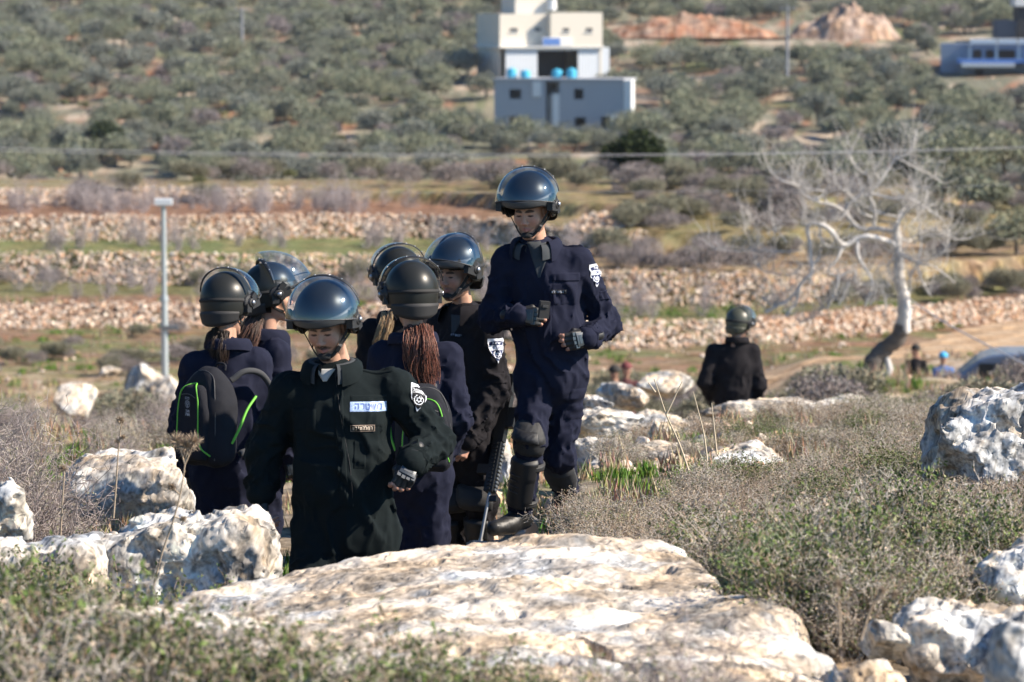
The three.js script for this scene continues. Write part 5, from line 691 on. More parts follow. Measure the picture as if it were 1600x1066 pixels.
// ---- clothing field
function figure(S) {
  const lat = V(Math.cos(S.yaw), 0, -Math.sin(S.yaw)), fwd = V(Math.sin(S.yaw), 0, Math.cos(S.yaw)), J = {}; for (const k in S.j) J[k] = W(S.j[k][0], S.j[k][1], S.d - (S.j[k][2] ?? 0));
  const k = S.girth ?? 1, mid = J.pelvis.clone().lerp(J.chest, 0.48), prims = [];
  const P = (a, b, ra, rb, grp, fold, amp) => { const ax = b.clone().sub(a), len = ax.length(); ax.normalize(); let l = lat.clone().addScaledVector(ax, -lat.dot(ax)).normalize(); if (l.lengthSq() < 0.1) l = fwd.clone(); const w = ax.clone().cross(l).normalize(); prims.push({ a, ax, len, l, w, ra: Array.isArray(ra) ? ra : [ra, ra], rb: Array.isArray(rb) ? rb : [rb, rb], round: !Array.isArray(ra) && !Array.isArray(rb), grp, fold, amp }); };
  const T = S.torso ?? [0.19, 0.15, 0.185, 0.145, 0.2, 0.14];
  P(J.pelvis.clone().add(V(0, -0.05, 0)), mid, [T[0] * k, T[1] * k], [T[2] * k, T[3] * k], 0, 1, 0.023); P(mid, J.chest, [T[2] * k, T[3] * k], [T[4] * k, T[5] * k], 0, 1, 0.021); P(J.chest, J.neck.clone().add(V(0, -0.035, 0)), [T[4] * 0.93 * k, T[5] * 0.95 * k], [0.095, 0.085], 0, 1, 0.009);
  P(J.shA, J.shB, 0.074 * k, 0.074 * k, 0, 1, 0.006);
  for (const s of ['A', 'B']) { const g = s === 'A' ? 1 : 2; const q = k * (S.limb ?? 1); P(J['sh' + s], J['el' + s], 0.082 * q, 0.074 * q, g, 2, 0.024); P(J['el' + s], J['wr' + s], 0.074 * q, (S.cuff ?? 0.052) * q, g, 2, 0.025); const h = s === 'A' ? 3 : 4; P(J['hip' + s], J['kn' + s], 0.108 * q, 0.082 * q, h, 3, 0.023); P(J['kn' + s], J['an' + s], 0.082 * q, 0.064, h, 3, 0.023); }
  const seed = S.seed ?? 1, NP = prims.length, dd = new Float64Array(NP), tt = new Float64Array(NP), uu = new Float64Array(NP), ww = new Float64Array(NP); let nd;
  const raw = (x, y, z, grow) => {
    const g = [1e9, 1e9, 1e9, 1e9, 1e9]; nd = 1e9;
    for (let i = 0; i < NP; i++) {
      const p = prims[i], qx = x - p.a.x, qy = y - p.a.y, qz = z - p.a.z, v0 = qx * p.ax.x + qy * p.ax.y + qz * p.ax.z, t = clamp(v0 / p.len, 0, 1), v = v0 - t * p.len; let d;
      const u = qx * p.l.x + qy * p.l.y + qz * p.l.z, w = qx * p.w.x + qy * p.w.y + qz * p.w.z, rx = lerp(p.ra[0], p.rb[0], t) + grow, rz = lerp(p.ra[1], p.rb[1], t) + grow;
      if (p.round) d = Math.sqrt(u * u + w * w + v * v) - rx; else { const rv = Math.min(rx, rz), k0 = Math.hypot(u / rx, w / rz, v / rv), k1 = Math.hypot(u / rx / rx, w / rz / rz, v / rv / rv); d = k1 < 1e-6 ? -rv : (k0 * (k0 - 1)) / k1; }
      dd[i] = d; tt[i] = v0; uu[i] = u; ww[i] = w; if (d < nd) nd = d;
      g[p.grp] = smin(g[p.grp], d, p.grp === 0 ? 0.07 : 0.035);
    }
    return smin(smin(smin(smin(g[0], g[3], 0.06), g[4], 0.06), g[1], 0.03), g[2], 0.03);
  };
  // folds: soft ridges, each limb's in its own axes, blended where limbs meet
  const rdg = (n, w) => Math.exp(-(n * n) / (w * w));
  const f = (x, y, z) => {
    const d = raw(x, y, z, 0); if (Math.abs(d) > 0.045) return d;
    let sum = 0, wt = 0;
    for (let i = 0; i < NP; i++) {
      const e = (dd[i] - nd) / 0.022; if (e > 3.2) continue; const wgt = Math.exp(-e * e * 0.6), p = prims[i], v = tt[i], u = uu[i], w = ww[i]; let n;
      if (p.fold === 1) { const warp = 0.5 * noise(x * 3.1, y * 3.1, z * 3.1 + seed); n = 0.9 * rdg(noise(u * 4.5 + warp, y * 1.7 + u * 1.6, w * 4 + seed), 0.3) + 0.5 * rdg(noise(u * 8 + y * 4 + warp, y * 3.2 - u * 5, w * 7 + seed * 2), 0.24) - 0.45; }
      else { const r = Math.hypot(u, w) + 0.02, cu = u / r, cw = w / r, tw = 0.06 * cu + 0.05 * cw + 0.05 * noise(x * 4, y * 4, z * 4 + seed), freq = p.fold === 2 ? 7.5 : 5.5, q = v / p.len, jn = p.fold === 2 ? (p.rb[0] < 0.068 ? 0.75 + 0.4 * ss(0.4, 1, q) : 0.55 + 0.6 * ss(0.4, 1, q)) : 0.6 + 0.5 * ss(0.4, 1, Math.abs(q)); n = jn * (0.95 * rdg(noise((v + tw) * freq, cu * 0.8 + seed, cw * 0.8 + p.grp), 0.3) + 0.45 * rdg(noise((v - tw * 1.6) * freq * 1.8, cu * 1.2 + seed * 3, cw * 1.2), 0.24)) - 0.45; n *= p.rb[0] < 0.068 ? 1 - 0.85 * ss(0.86, 1.0, q) : 1; }
      sum += wgt * n * p.amp; wt += wgt;
    }
    return d - (sum / wt) * (S.fold ?? 1);
  };
  const lo = V(1e9, 1e9, 1e9), hi = V(-1e9, -1e9, -1e9); for (const q of Object.values(J)) { lo.min(q); hi.max(q); } lo.subScalar(0.27); hi.addScalar(0.27); lo.y = Math.min(J.anA.y, J.anB.y) - 0.02;
  return { S, J, f, raw, lat, fwd, lo, hi };
}
function traceTo(f, p, dir, max = 0.5) { let t = 0; for (let k = 0; k < 60 && t < max; k++) { const d = f(p.x + dir.x * t, p.y + dir.y * t, p.z + dir.z * t); if (d < 0.0006) break; t += Math.max(d * 0.6, 0.0008); } return t; }
// a flat piece laid on the cloth: CENTER, axes U and Vv, looking along -N
function patchOn(F, center, N, w, h, o = {}) {
  const n = N.clone().normalize(), up = (o.up ?? V(0, 1, 0)).clone(), Vv = up.addScaledVector(n, -up.dot(n)).normalize(), U = Vv.clone().cross(n).normalize(); if (o.roll) { const c = Math.cos(o.roll), s = Math.sin(o.roll), u2 = U.clone().multiplyScalar(c).addScaledVector(Vv, s), v2 = Vv.clone().multiplyScalar(c).addScaledVector(U, -s); U.copy(u2); Vv.copy(v2); }
  const nu = o.nu ?? 12, nv = o.nv ?? 12, off = o.off ?? 0.004, wf = o.width ?? (() => 1), shift = o.shift ?? (() => 0);
  return gridGeo(nu, nv, (u, v, i, j) => { const p = center.clone().addScaledVector(U, ((u - 0.5) * wf(v) + shift(v)) * w).addScaledVector(Vv, (v - 0.5) * h).addScaledVector(n, 0.2), t = traceTo(F.f, p, n.clone().negate()), edge = i === 0 || j === 0 || i === nu || j === nv; return p.addScaledVector(n, -t + (edge ? o.edge ?? -0.003 : off)); }, null, (P, u, v) => [0.5 + (u - 0.5) * wf(v) + shift(v), v]);
}
// a sheet wrapped round a limb from A to B
function wrap(F, A, B, front, t0, t1, a0, a1, o = {}) {
  const ax = B.clone().sub(A), L = ax.length(); ax.normalize(); const fr = front.clone().addScaledVector(ax, -front.dot(ax)).normalize(), sd = ax.clone().cross(fr), nu = o.nu ?? 24, nv = o.nv ?? 10, off = o.off ?? 0.01, closed = a1 - a0 > 6.2;
  const fld = o.raw ? (x, y, z) => F.raw(x, y, z, 0) : F.f;
  return gridGeo(nu, nv, (u, v, i, j) => { const t = lerp(t0, t1, v), c = A.clone().addScaledVector(ax, t * L), a = lerp(a0, a1, u), dir = fr.clone().multiplyScalar(Math.cos(a)).addScaledVector(sd, Math.sin(a)); let r = 0.01; while (r < 0.17 && fld(c.x + dir.x * r, c.y + dir.y * r, c.z + dir.z * r) < 0) r += 0.004; const edge = (!closed && (i === 0 || i === nu)) || j === 0 || j === nv; return c.addScaledVector(dir, r + (edge ? -0.004 : off + (o.bulge ? o.bulge(u, v) : 0))); });
}
function collarG(F, o = {}) {
  const { J, lat, fwd } = F, N = J.neck.clone().add(V(0, o.dy ?? -0.012, 0)).addScaledVector(fwd, o.dz ?? -0.005), open = o.open ?? 0.55, H = o.h ?? 0.05, fall = o.fall ?? 0.055, r0 = o.r ?? 0.078;
  return gridGeo(40, 12, (u, v) => { const a = lerp(open, 2 * Math.PI - open, u), fr = 0.5 + 0.5 * Math.cos(a), pt = fr * fr; let r, y; if (v < 0.45) { const t = v / 0.45; r = r0 + 0.004 * t + 0.012 * fr * (1 - t); y = H * t * (1 - 0.35 * pt) - 0.05 * pt * (1 - t); } else { const t = (v - 0.45) / 0.55; r = r0 + 0.004 + (0.034 + 0.02 * pt) * Math.sin(t * 1.6) + 0.006; y = H * (1 - 0.35 * pt) + 0.006 * Math.sin(t * 3.1) - (fall + 0.035 * pt) * t * t; } const w = 0.003 * noise(a * 3, v * 4, F.S.seed ?? 1); return N.clone().addScaledVector(lat, Math.sin(a) * (r + w)).addScaledVector(fwd, Math.cos(a) * (r * 1.05 + w)).add(V(0, y, 0)); });
}
function bootG(an, toe, cell = 0.011) { const heel = an.clone().add(V(0, -0.055, 0)).addScaledVector(toe.clone().sub(an).setY(0).normalize(), -0.035), up = an.clone().add(V(0, 0.13, 0)); toe = toe.clone(); const dirn = toe.clone().sub(heel).normalize(); const f = (x, y, z) => { let d = capsule(x, y, z, an, up, 0.056, 0.064); d = smin(d, capsule(x, y, z, heel, heel.clone().lerp(toe, 0.55), 0.042, 0.044), 0.05); d = smin(d, capsule(x, y, z, heel.clone().lerp(toe, 0.5), toe, 0.046, 0.04), 0.03); return smax(d, Math.min(heel.y, toe.y) - 0.042 - y, 0.01) + 0.0025 * noise(x * 40, y * 30, z * 40); }; const lo = an.clone().min(toe).min(heel).min(up).subScalar(0.09), hi = an.clone().max(toe).max(heel).max(up).addScalar(0.09); return nets(f, lo, hi, cell, 0.02); }
function strands(seed, guides, n, spread, rad, cols, seg = 9) {
  const r = rng(seed), a = new Acc();
  for (let k = 0; k < n; k++) { const g = guides[Math.floor(r() * guides.length)], o = dirOf(r).multiplyScalar(spread * Math.sqrt(r())), end = 0.5 + 0.55 * r(), c = new THREE.CatmullRomCurve3(g.map((p, i) => p.clone().addScaledVector(o, 0.55 + 0.6 * Math.sin((i / (g.length - 1)) * 2.4)).add(V(Math.sin(i * 2.1 + k), 0, Math.cos(i * 1.7 + k * 0.5)).multiplyScalar(0.011)).add(dirOf(r).multiplyScalar(0.003)))), pts = c.getPoints(seg).slice(0, Math.max(4, Math.round(seg * end))); const t = cols[Math.floor(r() * cols.length)], q = 0.7 + 0.6 * r(); a.limb(pts, pts.map((_, i) => rad * (1 - 0.6 * (i / pts.length))), t.map((x) => x * q), 4); }
  return a.geo();
}
const hairMat = phys(1, 1, 1, 0.45, { vertexColors: true, specularIntensity: 0.8 });

// ---- badges: canvases hold only the print
function canvasTex(w, h, draw) { const c = document.createElement('canvas'); c.width = w; c.height = h; draw(c.getContext('2d'), w, h); const t = new THREE.CanvasTexture(c); t.colorSpace = THREE.SRGBColorSpace; return t; }
const GLYPH = { m: [[0.1, 1, 0.1, 0.35, 0.35, 0, 0.9, 0.1, 0.9, 1, 0.55, 1]], s: [[0, 0, 0.15, 1, 0.6, 1, 1, 0], [0.5, 0, 0.35, 1]], t: [[0, 0, 0.1, 1, 0.8, 1, 1, 0.3, 0.7, 0, 0.5, 0.35]], r: [[0, 0, 0.7, 0, 0.9, 0.2, 0.9, 1]], h: [[0, 0, 0.9, 0, 0.9, 1], [0.2, 0.45, 0.2, 1]], y: [[0.3, 0, 0.7, 0, 0.7, 0.5]], a: [[0.1, 0, 0.9, 1], [0.85, 0, 0.75, 0.45, 0.6, 0.5], [0.15, 1, 0.2, 0.55, 0.35, 0.4]], l: [[0.2, -0.35, 0.2, 0.1, 0.8, 0.1, 0.8, 0.5, 0.4, 1]], g: [[0.2, 0, 0.7, 0, 0.7, 0.6, 0.9, 1], [0.65, 0.6, 0.2, 1]], b: [[0.1, 0, 0.75, 0, 0.75, 1], [0, 1, 1, 1]], w: [[0.5, 0, 0.5, 1]] };
function glyphs(x, text, x0, y0, w, h, lw) { const n = text.length, cw = w / n; x.lineWidth = lw; x.lineJoin = 'round'; [...text].forEach((ch, i) => { if (!GLYPH[ch]) return; const ox = x0 + w - (i + 1) * cw + cw * 0.12, W2 = cw * 0.76; for (const p of GLYPH[ch]) { x.beginPath(); for (let k = 0; k < p.length; k += 2) x[k ? 'lineTo' : 'moveTo'](ox + p[k] * W2, y0 + p[k + 1] * h); x.stroke(); } }); }
function star(x, cx, cy, r) { x.lineWidth = r * 0.2; for (const s of [1, -1]) { x.beginPath(); for (let k = 0; k < 3; k++) { const a = -s * Math.PI / 2 + (k * 2 * Math.PI) / 3; x[k ? 'lineTo' : 'moveTo'](cx + r * Math.cos(a), cy + r * Math.sin(a)); } x.closePath(); x.stroke(); } }
const shieldPath = (x, w, h, i) => { x.beginPath(); x.moveTo(i, h * 0.13 + i * 0.3); x.quadraticCurveTo(w / 2, -h * 0.04 + i * 1.6, w - i, h * 0.13 + i * 0.3); x.quadraticCurveTo(w - i * 1.1, h * 0.66, w / 2, h - i * 1.5); x.quadraticCurveTo(i * 1.1, h * 0.66, i, h * 0.13 + i * 0.3); x.closePath(); };
const shieldTex = (light) => canvasTex(256, 320, (x, w, h) => {
  x.fillStyle = '#dfe2ea'; x.fillRect(0, 0, w, h); shieldPath(x, w, h, 17); x.fillStyle = light ? '#1f2a52' : '#0b0d12'; x.fill(); 
  if (light) { x.fillStyle = '#e6e9f0'; x.beginPath(); x.moveTo(26, 88); x.lineTo(230, 88); x.lineTo(222, 150); x.lineTo(34, 150); x.fill(); x.strokeStyle = '#26315e'; glyphs(x, 'mstrt', 60, 100, 136, 36, 7); x.strokeStyle = '#e6e9f0'; glyphs(x, 'ysral', 50, 44, 156, 28, 7); }
  else { x.strokeStyle = '#eef0f4'; x.save(); glyphs(x, 'msmrhgbwl', 34, 62, 190, 34, 6); x.restore(); x.lineWidth = 3; x.beginPath(); x.moveTo(24, 112); x.quadraticCurveTo(128, 84, 232, 112); x.stroke(); }
  x.strokeStyle = '#eef0f4'; const cy = light ? 205 : 180, R = light ? 48 : 56; star(x, 128, cy, R * 0.62); x.lineWidth = 9; x.beginPath(); x.arc(128, cy, R, -1.0, Math.PI + 1.0); x.stroke(); x.lineWidth = 5; for (let k = 0; k < 13; k++) { const a = -0.9 + (k / 12) * (Math.PI + 1.8); x.beginPath(); x.moveTo(128 + R * Math.cos(a), cy + R * Math.sin(a)); x.lineTo(128 + (R + 11) * Math.cos(a - 0.12), cy + (R + 11) * Math.sin(a - 0.12)); x.stroke(); }
});
const printMat = (t, rough = 0.85) => new THREE.MeshStandardMaterial({ map: t, roughness: rough });
const badge = { dark: printMat(shieldTex(false)), light: printMat(shieldTex(true)), strip: printMat(canvasTex(320, 96, (x, w, h) => { x.fillStyle = '#9fb4d6'; x.fillRect(0, 0, w, h); const r = rng(8); for (let k = 0; k < 260; k++) { x.fillStyle = ['#c3d2ea', '#7f97c2', '#b4c6e4'][k % 3]; x.fillRect(r() * w, r() * h, 4 + 14 * r(), 2 + 6 * r()); } x.strokeStyle = '#4c639c'; glyphs(x, 'mstrh', 34, 22, 250, 52, 13); }), 0.5), tag: printMat(canvasTex(256, 80, (x, w, h) => { x.fillStyle = '#16120f'; x.fillRect(0, 0, w, h); x.strokeStyle = '#9a8676'; x.lineWidth = 6; x.strokeRect(6, 6, w - 12, h - 12); x.strokeStyle = '#c9b8a6'; glyphs(x, 'rmlhaybs', 24, 22, 206, 36, 8); })), tag2: printMat(canvasTex(256, 80, (x, w, h) => { x.fillStyle = '#0c0e14'; x.fillRect(0, 0, w, h); x.strokeStyle = '#8d939f'; glyphs(x, 'yhmsrla', 20, 22, 214, 36, 8); })) };
const shieldW = (v) => (v > 0.87 ? 1 : Math.pow(ss(-0.35, 0.9, v), 0.75) * (v < 0.02 ? 0.25 : 1) * Math.min(1, 0.25 + v * 1.7));

function person(S) {
  const F = figure(S), { J } = F, g = new THREE.Group(), base = V(J.pelvis.x, S.ground, J.pelvis.z); g.position.copy(base);
  const put = (name, geo, mat, parent = g) => { geo.translate(-base.x, -base.y, -base.z); return part(parent, name, geo, mat); };
  const head = yawM(S.head.yaw, S.head.pitch, S.head.roll ?? 0, J.head), cell = S.cell ?? 0.011;
  // body: head, neck, hands and what the clothes hide, in one mesh
  const bits = []; { const hg = headGeo(S.slim ?? 1, S.beard ?? 0, S.tone ?? 1).applyMatrix4(head); bits.push(hg); const core = nets((x, y, z) => smin(F.raw(x, y, z, -0.034), capsule(x, y, z, J.neck, J.head, 0.05, 0.045), 0.03), F.lo, F.hi, 0.026, 0.05); colored(core, () => [0.44, 0.25, 0.17]); bits.push(core); }
  const gl = [], pl = [];
  for (const s of ['A', 'B']) { const h = S['hand' + s]; if (!h) continue; const m = handM(J['wr' + s], h.dir, h.dorsal, h.sgn), G = hands[h.pose]; bits.push(flipped(G.skin, m)); if (h.glove) { gl.push(flipped(G.glove, m)); pl.push(flipped(G.plate, m)); } }
  put('body', mergeGeometries(bits), skinMat);
  gl.forEach((x) => put('glove', x, M.black)); pl.forEach((x) => put('knuckle_guard', x, M.plate));
  const suit = nets(F.f, F.lo, F.hi, cell, 0.05); put('coverall', suit, S.mat);
  if (!S.plain) {
    put('collar', collarG(F, S.collar), S.mat);
    for (const s of ['A', 'B']) put('boot', bootG(J['an' + s], J['to' + s]), M.boot);
    if (S.helmet !== false) { const hm = head.clone(); hm.setPosition(J.head.clone().sub(base)); helmet(g, hm, S.helmet ?? {}); }
  }
  top(g, 'person', S.label, 'person', S.group);
  F.put = put; F.g = g; F.base = base; F.at = (px, py, z) => W(px, py, S.d - (z ?? 0)); F.head = head; return F;
}
const seam = (F, list, n, r = 0.0028) => tubeG(list.map(([px, py]) => { const p = F.at(px, py, 0.35), t = traceTo(F.f, p, n.clone().negate(), 0.7); return p.addScaledVector(n, -t + 0.001); }), r, 40, 5);
const Z1 = V(0, 0, 1), D2R = Math.PI / 180;

{ // the bearded officer in dark green, in front
  const d = 16.4, F = person({ d, seed: 3, mat: M.green, yaw: -0.15, ground: CAM - 3.0, girth: 1.0, limb: 1.06, torso: [0.222, 0.17, 0.205, 0.16, 0.205, 0.15], cuff: 0.06, cell: 0.0095, beard: 0.85, tone: 1.05, fold: 0.95, head: { yaw: -18 * D2R, pitch: 20 * D2R, roll: 0.04 }, group: 'officers in helmets and coveralls', label: 'bearded officer in dark green coverall at the front, looking down',
    j: { head: [512, 514, 0.06], neck: [519, 575, 0], chest: [532, 655, 0], pelvis: [540, 812, 0], shA: [452, 612, -0.03], shB: [618, 607, 0], elA: [414, 708, -0.06], elB: [678, 690, -0.03], wrA: [408, 770, -0.02], wrB: [643, 722, 0.19], hipA: [497, 835, 0], hipB: [583, 835, 0], knA: [478, 965, 0.2], knB: [597, 975, 0], anA: [480, 1070, 0.05], anB: [600, 1072, -0.15], toA: [470, 1090, 0.25], toB: [598, 1090, 0.02] },
    handA: { dir: V(0.05, -1, 0.15), dorsal: V(-0.9, 0, 0.35), sgn: 1, pose: 'loose', glove: 1 }, handB: { dir: V(-0.32, -0.72, 0.55), dorsal: V(0.3, 0.35, 0.9), sgn: 1, pose: 'grip', glove: 1 }, collar: { h: 0.05, fall: 0.06, open: 0.5, r: 0.086 } });
  const { put, at } = F, N = V(-0.05, 0.05, 1).normalize();
  put('shirt_collar', collarG(F, { h: 0.052, fall: 0.05, open: 0.4, r: 0.071, dz: 0.006, dy: -0.012 }), M.shirt); put('undershirt', patchOn(F, at(512, 592), V(-0.1, 0.3, 1), 0.1, 0.06, { width: (v) => 0.15 + 0.85 * v, off: 0.003 }), std(0.5, 0.5, 0.48, 0.9));
  put('reflective_strip', patchOn(F, at(579, 633), N, 0.15, 0.042, { off: 0.006, edge: 0.004, nu: 20 }), badge.strip); put('name_tag', patchOn(F, at(571.5, 666), N, 0.104, 0.03, { off: 0.0055, edge: 0.004 }), badge.tag);
  put('pocket_flap', patchOn(F, at(579, 622), N, 0.16, 0.04, { off: 0.0035, nu: 18 }), M.green); put('breast_pocket', patchOn(F, at(578, 647), N, 0.158, 0.1, { off: 0.0025, nu: 18 }), M.green); put('breast_pocket', patchOn(F, at(478, 655), N, 0.12, 0.11, { off: 0.0028, nu: 16 }), M.green); put('pen_pocket', patchOn(F, at(567, 707), N, 0.055, 0.13, { off: 0.004 }), M.green);
  put('zipper', seam(F, [[518, 590], [523, 620], [528, 650], [535, 690], [543, 730], [547, 765], [549, 800]], Z1, 0.0018), M.black); put('zip_flap', patchOn(F, at(538, 690), N, 0.045, 0.5, { off: 0.004, nv: 30, shift: (v) => -0.7 * (v - 0.5) }), M.green);
  put('epaulette', patchOn(F, at(585, 582, 0), V(0.25, 0.9, 0.35), 0.17, 0.055, { off: 0.006, up: V(0, 0, -1), roll: -0.15 }), M.green); put('epaulette', patchOn(F, at(470, 588, 0), V(-0.25, 0.9, 0.3), 0.15, 0.055, { off: 0.006, up: V(0, 0, -1) }), M.green);
  put('shoulder_patch', patchOn(F, at(655, 622, 0.05), V(0.3, 0.12, 0.95), 0.094, 0.118, { off: 0.005, width: shieldW, edge: 0.004, nu: 12, nv: 20, roll: -0.22 }), badge.dark);
  const ax = F.J.wrB.clone().sub(F.J.elB); put('cuff', wrap(F, F.J.elB, F.J.wrB, V(0, 0, 1), 0.86, 0.99, 0, 2 * Math.PI, { off: 0.002, nv: 6 }), M.green); put('knit_cuff', wrap(F, F.J.elB, F.J.wrB.clone().addScaledVector(ax, 0.25), V(0, 0, 1), 0.7, 0.9, 0, 2 * Math.PI, { off: -0.004, nv: 6 }), M.black);
}
{ // the officer climbing on the right
  const d = 19.3, F = person({ d, seed: 8, mat: M.navy, yaw: -0.2, ground: W(800, 846, d).y, girth: 1.0, limb: 0.92, torso: [0.182, 0.148, 0.17, 0.138, 0.185, 0.135], cuff: 0.06, cell: 0.0105, beard: 0.15, tone: 1.1, fold: 1.0, head: { yaw: -20 * D2R, pitch: 14 * D2R, roll: 0.03 }, group: 'officers in helmets and coveralls', label: 'tall officer in navy coverall and black leg guards climbing the rocks',
    j: { head: [829, 333, 0.04], neck: [838, 384, 0], chest: [852, 445, 0], pelvis: [862, 570, 0], shA: [792, 408, -0.03], shB: [904, 410, 0.02], elA: [770, 498, -0.02], elB: [948, 506, -0.05], wrA: [812, 494, 0.17], wrB: [917, 528, 0.17], hipA: [836, 598, 0.02], hipB: [886, 600, -0.03], knA: [830, 690, 0.16], knB: [874, 712, -0.03], anA: [813, 798, 0.06], anB: [884, 765, -0.4], toA: [772, 826, 0.2], toB: [872, 790, -0.34] },
    handA: { dir: V(1, -0.02, 0.35), dorsal: V(-0.25, 0.15, 1), sgn: -1, pose: 'grip', glove: 1 }, handB: { dir: V(-0.75, -0.12, 0.55), dorsal: V(0.5, 0.15, 0.85), sgn: 1, pose: 'grip', glove: 1 }, collar: { h: 0.055, fall: 0.075, open: 0.75, r: 0.088 } });
  const { put, at, J } = F, N = V(0.05, 0.05, 1).normalize();
  put('shirt_collar', collarG(F, { h: 0.045, fall: 0.045, open: 0.45, r: 0.072, dy: -0.02, dz: 0.008 }), M.shirt); put('undershirt', patchOn(F, at(846, 412), V(-0.1, 0.25, 1), 0.15, 0.2, { width: (v) => 0.05 + 0.95 * v, off: 0.003, nv: 16 }), M.shirt);
  put('pocket_flap', patchOn(F, at(882, 432), N, 0.15, 0.045, { off: 0.006, nu: 16 }), M.navy); put('breast_pocket', patchOn(F, at(880, 458), N, 0.14, 0.12, { off: 0.003, nu: 16 }), M.navy); put('name_tag', patchOn(F, at(870, 455), N, 0.09, 0.022, { off: 0.008 }), badge.tag2); put('breast_pocket', patchOn(F, at(812, 450), V(-0.2, 0, 1), 0.12, 0.13, { off: 0.0035, nu: 14 }), M.navy);
  put('zip_flap', patchOn(F, at(852, 500), N, 0.045, 0.32, { off: 0.0035, nv: 24 }), M.navy); put('epaulette', patchOn(F, at(888, 383), V(0.3, 0.9, 0.3), 0.16, 0.055, { off: 0.007, up: V(0, 0, -1), roll: -0.1 }), M.navy); put('epaulette', patchOn(F, at(805, 388), V(-0.3, 0.9, 0.3), 0.12, 0.055, { off: 0.006, up: V(0, 0, -1) }), M.navy);
  put('shoulder_patch', patchOn(F, at(934, 430, 0.05), V(0.85, 0.25, 0.5), 0.095, 0.115, { off: 0.005, width: shieldW, edge: 0.004, nv: 18 }), badge.light); put('sleeve_pocket', patchOn(F, at(938, 462, 0), V(0.8, 0.1, 0.5), 0.08, 0.05, { off: 0.006 }), M.navy);
  put('thigh_pocket', patchOn(F, at(893, 630, 0), V(0.55, 0, 0.85), 0.14, 0.17, { off: 0.005, nu: 14, nv: 14 }), M.navy); put('cuff', wrap(F, J.elB, J.wrB, Z1, 0.86, 0.99, 0, 6.2832, { off: 0.002, nv: 6 }), M.navy); put('cuff', wrap(F, J.elA, J.wrA, Z1, 0.86, 0.99, 0, 6.2832, { off: 0.002, nv: 6 }), M.navy);
  const guard = (K, A, fr, hi) => {
    put('knee_pad', wrap(F, K.clone().add(V(0, 0.11, 0)), A, fr, 0, 0.34, -1.25, 1.25, { raw: 1, off: 0.006, nv: 16, bulge: (u, v) => 0.016 * Math.sin(Math.min(1, v * 1.6) * Math.PI) * Math.cos((u - 0.5) * 2.4) }), M.rubber);
    put('knee_cap', wrap(F, K.clone().add(V(0, 0.11, 0)), A, fr, 0.06, 0.2, -0.8, 0.8, { raw: 1, off: 0.02, nv: 10, bulge: (u, v) => 0.014 * Math.sin(v * Math.PI) * Math.cos((u - 0.5) * 2.4) }), M.black);
    const sh = put('shin_guard', wrap(F, K, A, fr, 0.2, 0.93, -1.1, 1.1, { raw: 1, off: 0.01, nv: 24, bulge: (u, v) => 0.01 * Math.cos((u - 0.5) * 3) }), M.black);
    for (const t of [0.42, 0.5, 0.58, 0.66]) put('rib', wrap(F, K, A, fr, t, t + 0.025, -0.1, 0.75, { raw: 1, off: 0.022, nv: 4, nu: 12 }), M.plate, g_of(sh));
    for (const t of [0.27, 0.8]) put('strap', wrap(F, K, A, fr, t, t + 0.1, 0, 6.2832, { raw: 1, off: 0.014, nv: 6, nu: 32 }), M.rubber);
  };
  function g_of(m) { return m; }
  guard(J.knA, J.anA, V(-0.35, 0, 1)); put('knee_pad', wrap(F, J.knB, J.anB, V(-0.2, -0.5, 1), 0.12, 0.7, -1.2, 1.2, { raw: 1, off: 0.012, nv: 14, bulge: (u, v) => 0.012 * Math.sin(v * 3.14) }), M.grey);
  const radio = new THREE.Group(), box = new THREE.BoxGeometry(0.05, 0.085, 0.03, 3, 3, 3); part(radio, 'case', box, M.rubber); part(radio, 'key', new THREE.BoxGeometry(0.03, 0.012, 0.006), M.band).position.set(0, 0.02, 0.0185); radio.position.copy(W(850, 484, d - 0.28)); radio.rotation.set(0.1, 0.3, -0.12); top(shade(radio), 'handheld_device', 'small black device held by the climbing officer', 'device');
}
